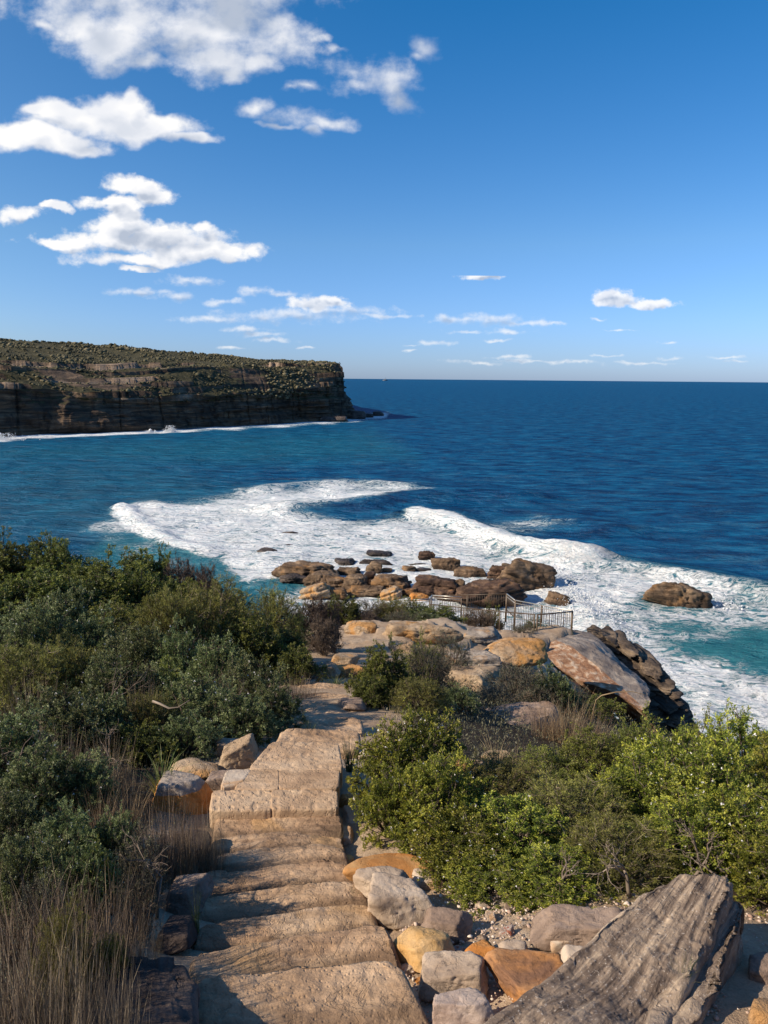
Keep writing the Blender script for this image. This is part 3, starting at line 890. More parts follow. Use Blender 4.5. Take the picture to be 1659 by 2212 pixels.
    d = ridge([(268, 1106), (300, 1142), (345, 1167), (400, 1186), (455, 1205)], 0.7, 1.4, 2.2)
    F = np.maximum(F, 0.98 * smst(d + nz * 2, 3.5, 0.8))
    d = ridge([(268, 1106), (300, 1096), (345, 1100)], 0.6, 1.4, 2.2)
    d = ridge([(560, 1066), (680, 1052), (780, 1048), (880, 1055)], 0.9, 2.5, 5.0)
    ridge([(640, 1112), (760, 1104), (860, 1086), (1000, 1074), (1100, 1080)], 1.5, 5, 8)
    ridge([(1000, 1120), (1150, 1118), (1300, 1150)], 0.8, 4, 8)
    ridge([(1250, 1225), (1400, 1243), (1560, 1275), (1700, 1305)], 1.1, 2.0, 5)
    tr = smst(poly_sd(qx, qy, [(770, 1112), (815, 1098), (845, 1082), (870, 1068), (960, 1062), (1250, 1080), (1250, 1202), (1100, 1176), (1010, 1144), (950, 1122), (905, 1116), (800, 1124)]), -7, 9)
    F *= 1 - 0.93 * tr
    F = np.maximum(F, 0.42 * smst(poly_sd(qx, qy, [(1010, 1133), (1180, 1127), (1240, 1138), (1130, 1148), (1080, 1160)]), -12, 12))
    chop = fbm(np.stack([x * 0.45, y * 0.45, x * 0], -1), 4, 44)
    z += chop * 0.28 * np.clip(F, 0, 1) * smst(dist, 260, 150)
    z += 0.9 * np.abs(fbm(np.stack([x * 0.22, y * 0.22, x * 0], -1), 4, 71)) * np.exp(-(((px - 1290) / 75) ** 2 + ((py - 1340) / 60) ** 2)) * 2.0
    me = mesh_np('sea', np.stack([x, y, z], -1), gridfaces(len(rows), len(tn)), mat=M['sea'], attrs={'foam': np.clip(F, 0, 1.1), 'turq': T2})
    tag(link('sea', me), kind='structure')


build_sea()

# ------------------------------------------------------------------ headland across the bay
def build_headland():
    kx = np.array([-420, -200, 0, 200, 380, 500, 620, 700, 748], float)
    y0 = [958, 951, 944, 936, 929, 922, 915, 910, 906]
    y1 = [838, 834, 832, 848, 856, 855, 846, 834, 820]
    y2 = [812, 808, 808, 816, 808, 806, 801, 798, 796]
    y3 = [795, 792, 792, 803, 796, 794, 790, 788, 787]
    yP = [722, 728, 735, 744, 756, 765, 776, 782, 785]
    sb = np.array([0, 0.8, 4.0, 6.0, 22, 27, 45, 110, 400])      # inland distance of the profile knots
    front = []
    inl = np.array([-0.35, 0.94])
    for i, px in enumerate(kx):
        B = PZ(px, y0[i], 0.0)
        k = 1.0 if px < 640 else max(0.25, 1 - (px - 640) / 140)
        def zat(py, s):
            Yb = B[1] + inl[1] * s * k
            return P(px, py, Yb)[2]
        z1, z2, z3, zp = zat(y1[i], 6), zat(y2[i], 22), zat(y3[i], 27), zat(yP[i], 110)
        zs = [-4, 2.5, z1 * 0.55, z1, z2, z3, z3 + (zp - z3) * 0.3, zp, zp - 2]
        pts = [np.array([B[0] + inl[0] * s * k, B[1] + inl[1] * s * k, z]) for s, z in zip(sb, zs)]
        front.append(pts)
    # round the tip and run away behind
    tipB = front[-1][0]
    spine = np.array([tipB[0] - 45, tipB[1] + 70])
    for (dx, dy) in ((2.0, 12), (-2, 45), (-14, 120), (-40, 260), (-70, 500)):
        b = tipB[:2] + np.array([dx, dy])
        tgt = spine + np.array([-60, max(0, dy * 0.9)])
        u = tgt - b; L = np.linalg.norm(u); u /= L
        zs = [p[2] for p in front[-1]]
        front.append([np.array([b[0] + u[0] * min(s, L * .97), b[1] + u[1] * min(s, L * .97), z]) for s, z in zip(sb, zs)])
    A = np.array(front)                                         # columns x knots x 3
    nc = A.shape[0]
    seg = np.linalg.norm(np.diff(A[:, 0, :2], axis=0), axis=1)
    s = np.concatenate([[0], np.cumsum(seg)])
    S = np.concatenate([np.linspace(0, s[8], 600), np.linspace(s[8], s[-1], 70)[1:]])
    Acol = np.stack([np.stack([np.interp(S, s, A[:, k, c]) for c in range(3)], -1) for k in range(A.shape[1])], 1)
    tk = np.array([0, 0.05, 0.30, 0.46, 0.55, 0.63, 0.74, 0.93, 1.0])
    tt = np.linspace(0, 1, 210)
    G = np.empty((len(S), len(tt), 3))
    for c in range(3):
        for i in range(len(S)):
            G[i, :, c] = np.interp(tt, tk, Acol[i, :, c])
    X = G.reshape(-1, 3)
    tq = np.tile(tt, len(S)); sq = np.repeat(S, len(tt))
    # displacement: beds stick out and in, joints cut, top edge ragged
    cliff = smst(tq, 0.01, 0.06) * (0.28 + 0.72 * smst(tq, 0.50, 0.44)) * smst(tq, 0.72, 0.62)
    q = np.stack([X[:, 0] * 0.03, X[:, 1] * 0.03, X[:, 2] * 0.45], -1)
    bed = fbm(q, 4, 31)
    bed = np.sign(bed) * np.abs(bed) ** 0.6 * (0.55 + 0.9 * smst(fbm(X * 0.03, 3, 61), -.2, .3))
    blk = fbm(np.stack([X[:, 0] * 0.09, X[:, 1] * 0.09, X[:, 2] * 0.12], -1), 4, 77)
    but = fbm(np.stack([sq * 0.03, sq * 0, X[:, 2] * 0.03], -1), 5, 50)
    but = 0.45 * but + 0.55 * np.round(but * 7 + 0.6 * blk) / 7
    jn = 1 - 2 * np.abs(fbm(np.stack([sq * 0.10, sq * 0, X[:, 2] * 0.015], -1), 3, 57)) ; but = but - smst(jn, .86, 1.0) * 0.16
    disp = (bed * 2.4 + blk * 4.5 + but * 9.0) * cliff
    tipk = smst(sq, s[7], s[8])
    ox = -inl[0] * (1 - tipk) + 0.95 * tipk; oy = -inl[1] * (1 - tipk) - 0.30 * tipk
    X[:, 0] += ox * disp
    X[:, 1] += oy * disp
    slopepart = smst(tq, 0.40, 0.5)
    n5 = fbm(np.stack([X[:, 0] * 0.05, X[:, 1] * 0.05, X[:, 2] * 0], -1), 5, 8)
    zz = X[:, 2] + n5 * 1.6 * slopepart * smst(tq, 1.0, 0.9)
    # ledges on the vegetated slope
    wz = zz + fbm(np.stack([sq * .02, tq * 3, sq * 0], -1), 3, 55) * 3
    st = np.round(wz / 3.0) * 3.0 - (wz - zz)
    lmask = smst(fbm(np.stack([sq * 0.016, tq * 12, sq * 0], -1), 3, 91), -0.10, 0.12) * smst(tq, 0.36, 0.46) * smst(tq, 0.84, 0.72)
    zz = zz * (1 - 0.9 * lmask) + st * 0.9 * lmask
    X[:, 2] = zz
    nr, ncx = len(S), len(tt)
    Gz = X.reshape(nr, ncx, 3)
    dz = np.gradient(Gz[..., 2], axis=1); dh = np.hypot(np.gradient(Gz[..., 0], axis=1), np.gradient(Gz[..., 1], axis=1))
    ang = (dz / (dh + 1e-3)).ravel()
    vn = fbm(X * 0.06, 4, 13)
    veg = smst(ang + vn * 0.9, 1.15, 0.5) * smst(X[:, 2], 9, 14)
    bare = smst(vn, 0.12, 0.3) * smst(tq, 0.42, 0.5) * smst(tq, 0.80, 0.7) * smst(sq, s[6], s[4])
    # flat light rock shelves sit where the ledge noise is high
    shelf = lmask * smst(fbm(np.stack([sq * 0.035, tq * 46, sq * 0], -1), 4, 17), 0.04, 0.2)
    bare = np.clip(np.maximum(bare * 0.12, shelf * .9 * smst(vn, -.35, .05)), 0, 1)
    veg = veg * (1 - bare)
    me = mesh_np('headland', X, gridfaces(nr, ncx)[:, ::-1], mat=M['headland'], attrs={'veg': veg, 'bare': bare})
    o = link('headland', me)
    tag(o, kind='structure')
    # scrub: thousands of low clumps nobody could count
    ico_v, ico_f = ICO[0]
    w_ = (veg > 0.55) & (tq > 0.36) & (tq < 0.97) & (sq < s[10])
    idx = np.where(w_)[0]
    area = (np.hypot(dh, dz).ravel() * 1.0)[idx] + 0.01
    area = area * (0.12 + smst(fbm(X[idx] * 0.09, 4, 33), -.12, .1)); pr = area / area.sum()
    r2 = np.random.default_rng(5)
    N = 16000
    pick = r2.choice(idx, N, p=pr)
    base = X[pick] + r2.normal(0, 0.7, (N, 3)) * [1, 1, 0.1]
    dens = fbm(base * 0.05, 3, 99)
    size = r2.lognormal(math.log(0.44), 0.42, N).clip(.2, 1.3) * (1 + 0.6 * dens)
    jit = r2.uniform(0.6, 1.35, (N, len(ico_v), 1))
    V = ico_v[None] * jit * (size[:, None, None] * np.array([1.15, 1.15, 0.8])) + base[:, None] + [0, 0, 0.2]
    Ff = ico_f[None] + (np.arange(N) * len(ico_v))[:, None, None]
    tint = np.repeat(np.clip(0.45 + dens * 0.6 + r2.normal(0, 0.22, N), 0, 1), len(ico_v))
    me = mesh_np('headland_scrub', V.reshape(-1, 3), None, Ff.reshape(-1, 3), M['scrub'], {'tint': tint}, smooth=False)
    tag(link('headland_scrub', me), 'low olive and brown heath scrub covering the far headland', 'scrub', kind='stuff')


def ico(level):
    bm = bmesh.new()
    bmesh.ops.create_icosphere(bm, subdivisions=level, radius=1.0)
    v = np.array([x.co[:] for x in bm.verts]); f = np.array([[q.index for q in x.verts] for x in bm.faces])
    bm.free()
    return v, f


ICO = [ico(1), ico(1), ico(2), ico(3), ico(4), ico(5), ico(6)]
build_headland()


# ------------------------------------------------------------------ rocks
def unit(v):
    return v / (np.linalg.norm(v, axis=-1, keepdims=True) + 1e-9)


def rock_mesh(name, dims, mat, seed, level=4, planes=11, rnd=0.10, amp=0.07, strata=0.0, flat_top=0.35, rotm=None, boxy=False):
    """an angular stone: a ball cut by random planes, edges eased, surface broken by noise and bedding"""
    r = np.random.default_rng(seed)
    v, f = ICO[level]
    N = r.normal(size=(planes, 3)) * [1, 1, .8]
    N = np.vstack([N, [[r.normal(0, .12), r.normal(0, .12), 1]], [[1, r.normal(0, .3), r.uniform(-.1, .4)]], [[-1, r.normal(0, .3), r.uniform(-.1, .4)]], [[r.normal(0, .3), 1, .1]], [[r.normal(0, .3), -1, r.uniform(0, .5)]]])
    N /= np.linalg.norm(N, axis=1)[:, None]
    D = np.concatenate([r.uniform(0.95, 1.2, planes) if boxy else r.uniform(0.62, 1.0, planes), [r.uniform(.66, .85)], r.uniform(0.72, 0.92, 4)])
    # wobble the ball so that the cuts meet along broken, not ruled, edges
    vw = unit(v + 0.10 * np.stack([fbm(v * 2.2 + seed + a, 3, seed + a) for a in (0, 1, 2)], -1))
    dots = vw @ N.T
    rr = np.where(dots > 0.05, D[None] / np.maximum(dots, 0.05), 9.0)
    k = 1.0 / max(rnd * 0.45, 0.01)
    m0 = rr.min(1)
    rad = m0 - np.log(np.exp(-(rr - m0[:, None]) * k).sum(1)) / k
    rad = np.minimum(rad, 1.45 if boxy else 1.2)
    W = v * rad[:, None]
    W = (W - W.min(0)) / (W.max(0) - W.min(0)) * 2 - 1
    dims = np.array(dims, float)
    W = W * dims / 2
    s = dims.max()
    q = W / s * 4 + seed * 3.1
    nrm = v
    rg = 1 - 2 * np.abs(fbm(q * 1.3, 4, seed + 3))
    dsp = fbm(q, 5, seed, 0.55) * amp * s * 0.5 + fbm(q * 5, 4, seed + 5, .6) * amp * s * 0.20 - smst(rg, .82, 1.0) * amp * s * 0.28
    if strata:
        lay = fbm(np.stack([q[:, 0] * .3, q[:, 1] * .3, W[:, 2] / dims[2] * 9], -1), 3, seed + 9)
        dsp = dsp + np.sign(lay) * np.abs(lay) ** 0.5 * strata * s * 0.10 * (1 - np.abs(v[:, 2]))
    W = W + nrm * dsp[:, None] * np.array([1, 1, 0.6])
    if rotm is not None:
        W = W @ np.array(rotm).T
    return mesh_np(name, W, None, f, mat, {'cap': smst(W[:, 2], dims[2] * .18, dims[2] * .34)}, smooth=True)


ROCKN = [0]


def rock_px(x0, yt, x1, yb, label, mat, Z=None, depth=0.75, level=4, tilt=(0, 0, 0), cat='rock', name='sandstone_boulder', group=None, sink=0.18,
            planes=11, rnd=0.10, amp=0.07, strata=0.0, seed=None, Y=None, boxy=False):
    """a stone that fills the box x0..x1, yt..yb of the view, standing on the ground (or at height Z)"""
    ROCKN[0] += 1
    seed = seed or ROCKN[0] * 7 + 3
    cx = (x0 + x1) / 2
    G = PZ(cx, yb, Z) if Z is not None else (P(cx, yb, Y) if Y else hit(cx, yb))
    v = G - C0
    D = v @ fwd
    w = (x1 - x0) / FPX * D
    dep = math.atan2(-v[2], v[1])
    ext = (yb - yt) / FPX * D
    d = depth * w
    h = (ext - (0.45 if name == 'sea_rock' else 0.62) * d * math.sin(dep)) / math.cos(dep)
    if name == 'edging_stone' and h > 0.5 * w:
        h = 0.5 * w
        d = min(1.3 * w, (ext - h * math.cos(dep)) / (0.8 * math.sin(dep)))
    if name == 'outcrop_rock' and h > 0.32 * w:
        h = 0.32 * w
    if h < 0.22 * w:
        h = max(0.22 * w, h)
        d = max(0.3 * w, (ext - h * math.cos(dep)) / (0.8 * math.sin(dep)))
    hh = h * (1 + sink)
    dims = (w * 1.05, d, hh)
    rot = Matrix.Rotation(R(tilt[2]), 3, 'Z') @ Matrix.Rotation(R(tilt[1]), 3, 'Y') @ Matrix.Rotation(R(tilt[0]), 3, 'X')
    me = rock_mesh(name, dims, M[mat], seed, level, planes, rnd, amp, strata, rotm=rot, boxy=boxy)
    c = G + np.array([0, d * 0.42, 0])
    zc = G[2] + h - hh / 2
    o = link(name, me, loc=(c[0], c[1], zc))
    tag(o, label, cat, group)
    return o


# rocks in the surf, named by what they look like and where they lie
SEA = [
    (584, 1216, 728, 1258, 'long brown rock ledge with blunt left end, leftmost at the water', 'sea_rock', dict(depth=.45, strata=.4, level=5)),
    (654, 1236, 729, 1268, 'broad brown boulder with dark overhang in front of the long ledge', 'sea_rock', dict(level=5)),
    (679, 1250, 713, 1268, 'small dark oval boulder lodged under the broad boulder overhang', 'sea_dark', {}),
    (648, 1261, 716, 1296, 'pale orange leaning slab rock just above the brown dead bush', 'out', dict(tilt=(0, -18, 0), level=5)),
    (722, 1207, 776, 1227, 'flat oval grey topped slab rock lying level in the foam', 'sea_wet', dict(strata=.3)),
    (728, 1226, 779, 1252, 'rounded brown boulder directly below the flat oval slab', 'sea_rock', {}),
    (776, 1211, 845, 1226, 'low thin slab rock stretching behind the upright brown boulder', 'sea_wet', dict(depth=.5)),
    (789, 1212, 822, 1248, 'tall upright brown boulder leaning right above the rock pile', 'sea_rock', dict(tilt=(0, 14, 0))),
    (741, 1240, 800, 1283, 'large tan boulder in the middle of the left rock pile', 'sea_rock', dict(level=5)),
    (778, 1235, 811, 1267, 'dark upright boulder leaning on the large tan boulder', 'sea_dark', dict(tilt=(0, 12, 0))),
    (806, 1243, 892, 1281, 'wide tan boulder with dark pitted front at centre of shore', 'sea_rock', dict(level=5)),
    (749, 1266, 828, 1290, 'low flat brown rock sheet in front of the large tan boulder', 'sea_rock', dict(depth=.6)),
    (790, 1190, 845, 1209, 'smooth dark hump rock farthest out above the rock pile', 'sea_wet', dict(rnd=.2)),
    (555, 1185, 603, 1202, 'dark ragged islet rock alone in the foam at left', 'sea_wet', {}),
    (616, 1176, 637, 1183, 'tiny dark rock beyond the ragged islet', 'sea_wet', dict(level=3)),
    (904, 1191, 941, 1215, 'peaked brown rock at the upper end of the middle row', 'sea_dark', {}),
    (934, 1205, 996, 1239, 'blocky brown boulder with flat dark top next to the peaked rock', 'sea_rock', dict(strata=.3)),
    (876, 1217, 925, 1228, 'thin dark rock shelf awash below the peaked rock', 'sea_wet', dict(level=3)),
    (862, 1223, 901, 1244, 'small pointed brown rock with sloping left side in foam', 'sea_rock', {}),
    (892, 1226, 935, 1241, 'flat wet rock between pointed rock and blocky boulder', 'sea_wet', dict(level=3)),
    (981, 1225, 1056, 1254, 'long low mauve brown boulder in the middle of the row', 'sea_rock', dict(strata=.4)),
    (1051, 1223, 1101, 1259, 'pyramid shaped dark rock left of the largest sea boulder', 'sea_dark', {}),
    (1084, 1212, 1200, 1278, 'largest humped brown boulder taking the breaking wave', 'sea_rock', dict(level=5, planes=16, depth=.7, tilt=(0, 14, 0))),
    (895, 1246, 998, 1290, 'big dark red layered boulder just beyond the railing end', 'sea_dark', dict(level=5, strata=.7, tilt=(0, 8, 0))),
    (978, 1248, 1007, 1278, 'small upright golden boulder between two big dark rocks', 'sea_rock', {}),
    (978, 1256, 1136, 1312, 'very wide dark red flat topped rock platform behind the railing', 'sea_dark', dict(level=5, strata=.7, depth=.6, tilt=(0, -4, 0))),
    (1181, 1281, 1236, 1319, 'triangular brown rock with sharp peak in white foam right of railing', 'sea_rock', dict(tilt=(0, 10, 0), planes=6, rnd=.05)),
    (886, 1280, 926, 1302, 'low orange rock at the left end of the railing', 'orange', {}),
    (996, 1247, 1022, 1258, 'thin flat rock behind the small golden boulder', 'sea_wet', dict(level=3)),
    (1402, 1262, 1556, 1318, 'isolated long brown rock surrounded by foam at far right', 'sea_rock', dict(level=5, depth=.4, strata=.3, planes=9, seed=911, tilt=(0, 15, -8))),
    (712, 1132, 728, 1139, 'tiny pointed rock farthest out in the foam field', 'sea_wet', dict(level=2)),
    (696, 1158, 719, 1164, 'small flat wet rock left of centre in foam', 'sea_wet', dict(level=2)),
    (780, 1153, 806, 1162, 'small dark rounded rock right of centre in foam', 'sea_wet', dict(level=2)),
    (606, 1151, 646, 1158, 'barely awash dark rock streak in foam', 'sea_wet', dict(level=2)),
    (676, 1264, 700, 1282, 'small brown stone wedged beside the leaning slab', 'sea_rock', dict(level=3)),
    (824, 1270, 870, 1296, 'slanting pale slab at the foot of wide tan boulder', 'out', dict(tilt=(0, -20, 0))),
    (700, 1272, 752, 1296, 'low brown rock beside the seaward end of leaning slab', 'sea_rock', {}),
]
SEA += [(700, 1248, 752, 1274, 'tan broken boulder between the overhang boulder and large tan boulder', 'sea_rock', {}),
        (835, 1262, 880, 1284, 'brown block leaning on the right of the slanting pale slab', 'sea_rock', {}),
        (866, 1270, 905, 1292, 'small brown block left of the big dark red layered boulder', 'sea_dark', {}),
        (812, 1228, 846, 1246, 'small golden boulder behind the wide pitted boulder', 'sea_rock', {}),
        (752, 1252, 790, 1272, 'reddish boulder at the foot of the large tan boulder', 'sea_rock', {}),
        (1088, 1282, 1132, 1306, 'dark block at the right end of the flat topped platform', 'sea_dark', {}),
        (940, 1276, 990, 1300, 'brown block just behind the railing end', 'sea_dark', {}),
        (600, 1240, 660, 1262, 'low wet rock at the foot of the long brown ledge', 'sea_wet', {}),
        (1080, 1216, 1106, 1232, 'small knob rock on the left shoulder of the largest sea boulder', 'sea_rock', dict(level=3))]
for x0, yt, x1, yb, lab, mt, kw in SEA:
    kw = dict(dict(strata=.8, rnd=.035, level=5 if x1 - x0 > 34 else 4), **kw)
    rock_px(x0, yt, x1, yb, lab, mt, Z=0.0 if yb < 1262 or x0 > 1150 else 0.4, cat='sea rock', name='sea_rock', sink=0.5, amp=.16, boxy=(x0 % 3 != 0), **kw)

# rocks trailing off the headland's tip and along its foot
for i, (x0, yt, x1, yb, lab) in enumerate([
    (742, 886, 790, 906, 'dark broken reef rock at the foot of the headland tip'),
    (800, 888, 829, 899, 'dark squat rock standing off the headland tip'),
    (776, 892, 806, 903, 'low black rock between headland and squat offshore rock'),
    (690, 898, 750, 912, 'black fallen block lying at the base of cliff corner')]):
    rock_px(x0, yt, x1, yb, lab, 'sea_wet', Z=0.0, cat='sea rock', name='reef_rock', sink=.5, amp=.14, depth=.6)

# ------------------------------------------------------------------ slabs with a given outline
def slab_mesh(name, cor, thick, mat, nu=90, nv=50, rad=0.04, amp=0.012, seed=1, striae=0.0, ragged=0.02, tool=0.0, ns=12, sag=0.0, sfreq=(1.3, 16), fall=0.0):
    """cor: far-left, far-right, near-right, near-left corners of the top face (3D)"""
    FL, FR, NR, NL = [np.array(c, float) for c in cor]
    i = np.arange(-ns, nu + ns + 1); j = np.arange(-ns, nv + ns + 1)
    I, J = np.meshgrid(i, j, indexing='ij')
    oi = np.where(I < 0, I, np.where(I > nu, I - nu, 0)); oj = np.where(J < 0, J, np.where(J > nv, J - nv, 0))
    a = np.clip(I, 0, nu) / nu; b = np.clip(J, 0, nv) / nv
    k = np.maximum(np.abs(oi), np.abs(oj))
    A, B = a[..., None], b[..., None]
    Pp = (FL * (1 - A) + FR * A) * (1 - B) + (NL * (1 - A) + NR * A) * B
    du = ((FR - FL) * (1 - B) + (NR - NL) * B); du = du / np.linalg.norm(du, axis=-1, keepdims=True)
    dv = ((NL - FL) * (1 - A) + (NR - FR) * A); dv = dv / np.linalg.norm(dv, axis=-1, keepdims=True)
    nrm = np.cross(dv, du); nrm /= np.linalg.norm(nrm, axis=-1, keepdims=True)
    nrm = np.where(nrm[..., 2:] < 0, -nrm, nrm)
    L = np.hypot(oi, oj) + 1e-9
    out = du * (oi / L)[..., None] + dv * (oj / L)[..., None]
    out = np.where((k > 0)[..., None], out, 0)
    nrd = 5
    th = np.clip(k / nrd, 0, 1) * math.pi / 2
    so_ = rad * np.sin(th)
    dn = rad * (1 - np.cos(th)) + np.clip((k - nrd) / (ns - nrd), 0, 1) * thick
    Pp = Pp + out * so_[..., None] - nrm * dn[..., None] * 1.0
    sh = Pp.shape[:2]
    q = Pp.reshape(-1, 3)
    n1 = fbm(q * 3.0 + seed, 5, seed, .5)
    n2 = fbm(q * 1.2 + seed * 2, 2, seed + 3)
    n3 = fbm(q * 18, 3, seed + 7)
    dz = n1 * amp + n2 * amp * 1.4 + n3 * amp * 0.3
    if tool:
        u_, v_ = (a * np.linalg.norm(FR - FL) * 20).ravel(), (b * np.linalg.norm(NL - FL) * 20).ravel()
        t_ = vnoise(np.stack([u_ * 1.3, v_ * 1.3, u_ * 0], -1), 5)
        dz = dz - tool * smst(-t_, 0.15, 0.55)
    if striae:
        L0 = np.linalg.norm(NL - FL)
        cross = (b * L0).ravel(); along = (a * np.linalg.norm(FR - FL)).ravel()
        s1 = fbm(np.stack([along * sfreq[0], cross * sfreq[1] + n2 * 1.2, along * 0], -1), 5, seed + 11, .6)
        dz = dz + striae * np.sign(s1) * np.abs(s1) ** 0.8
        q = q + nrm.reshape(-1, 3) * 0
    dz = dz - fall * (b.ravel() ** 1.8)
    if sag:
        dz = dz - sag * (np.abs(a - .5) * 2).ravel() ** 2
    q = q + nrm.reshape(-1, 3) * dz[:, None]
    rg = fbm(Pp.reshape(-1, 3) * 4.0 + 9, 4, seed + 20)
    edge = np.minimum(np.minimum(a, 1 - a), np.minimum(b, 1 - b)).ravel()
    q = q + out.reshape(-1, 3) * (rg * ragged)[:, None]
    # pull the border in and out as well, fading to the middle
    ctr = (FL + FR + NR + NL) / 4
    inw = ctr - Pp.reshape(-1, 3); inw /= np.linalg.norm(inw, axis=1)[:, None] + 1e-6
    q = q + inw * (rg * ragged * smst(edge, 0.18, 0.0))[:, None] * [1, 1, 0.2]
    # round the plan corners
    ca = np.minimum(a, 1 - a).ravel(); cb = np.minimum(b, 1 - b).ravel()
    cr = smst(np.hypot(ca * 1.0, cb * 1.0), 0.12, 0.0)
    q = q + inw * cr[:, None] * rad * 0.9
    me = mesh_np(name, q, gridfaces(*sh), mat=mat, attrs={'su': (a * np.linalg.norm(FR - FL)).ravel(), 'sv': (b * np.linalg.norm(NL - FL) - dn * 0.7).ravel(), 'foot': (smst(b, .22, .62) if fall else b * 0).ravel()}, smooth=True)  # foot masks the tread part painted dark as shade below the riser
    # faces wind so that the top looks up
    return me


def slab_local(name, cor, parent=None, **kw):
    cor = [np.array(c, float) for c in cor]
    c = sum(cor) / 4
    me = slab_mesh(name, [q - c for q in cor], **kw)
    return link(name, me, parent, loc=tuple(c if parent is None else c - np.array(parent.location)))


# ---- the stairway
stair = bpy.data.objects.new('stone_stairway', None); COL.objects.link(stair)
stair.location = (-0.6, 4.2, CZ - 3.3)
tag(stair, 'worn tan sandstone steps leading down through the scrub to the sea', 'stairway')
STEPS = [  # far lip left / right, near right / left, drop
    ((428, 2122), (846, 2072), (960, 2260), (380, 2300), 2.86, 'step', 101),
    ((428, 2052), (818, 2001), (866, 2085), (412, 2160), 3.01, 'step_b', 102),
    ((440, 1996), (790, 1943), (822, 2020), (405, 2085), 3.15, 'step_b', 103),
    ((432, 1938), (764, 1903), (800, 1960), (400, 2020), 3.28, 'step', 104),
    ((440, 1888), (742, 1861), (775, 1925), (425, 1965), 3.39, 'step_b', 105),
    ((458, 1845), (730, 1829), (752, 1880), (430, 1905), 3.44, 'step', 106),
    ((470, 1812), (726, 1805), (738, 1845), (450, 1862), 3.47, 'step_b', 107),
    ((478, 1757), (728, 1755), (732, 1820), (462, 1830), 3.49, 'step_b', 108)]
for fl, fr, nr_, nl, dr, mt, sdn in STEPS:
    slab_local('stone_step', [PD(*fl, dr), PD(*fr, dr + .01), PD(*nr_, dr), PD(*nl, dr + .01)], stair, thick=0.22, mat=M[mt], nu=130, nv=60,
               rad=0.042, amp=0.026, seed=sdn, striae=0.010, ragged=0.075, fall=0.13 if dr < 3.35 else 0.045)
# landing of squared blocks, raised a little over the last tread
LAND = 3.42
BL = [((462, 1706), (584, 1706), (585, 1745), (456, 1747), 'block', 0.006), ((588, 1706), (726, 1705), (727, 1744), (588, 1745), 'block', 0.005),
      ((492, 1664), (540, 1662), (520, 1692), (480, 1698), 'pale', 0), ((543, 1662), (600, 1662), (601, 1702), (508, 1702), 'step', 0), ((605, 1662), (731, 1664), (728, 1702), (604, 1702), 'step', 0),
      ((588, 1601), (728, 1604), (738, 1660), (540, 1658), 'block', 0.006)]
for k, (a, b, c, d, mt, tl) in enumerate(BL):
    slab_local('paving_block', [PD(*q, LAND) for q in (a, b, c, d)], stair, thick=0.16, mat=M[mt], nu=80, nv=50, rad=0.018, amp=0.008, seed=120 + k,
               ragged=0.016, tool=tl * 1.1)
# steps below the landing crest and the shaded flight
LOW = [((615, 1577), (768, 1577), (772, 1612), (600, 1612), 3.95), ((630, 1545), (775, 1548), (780, 1585), (618, 1585), 4.55), ((632, 1520), (768, 1524), (776, 1558), (622, 1556), 5.05),
       ((636, 1498), (756, 1500), (764, 1530), (628, 1528), 5.6), ((646, 1478), (744, 1480), (752, 1506), (634, 1504), 6.15)]
for k, (a, b, c, d, dr) in enumerate(LOW):
    slab_local('stone_step', [PD(*q, dr) for q in (a, b, c, d)], stair, thick=0.35, mat=M['step'], nu=90, nv=50, rad=0.05, amp=0.035, seed=140 + k, ragged=0.06)

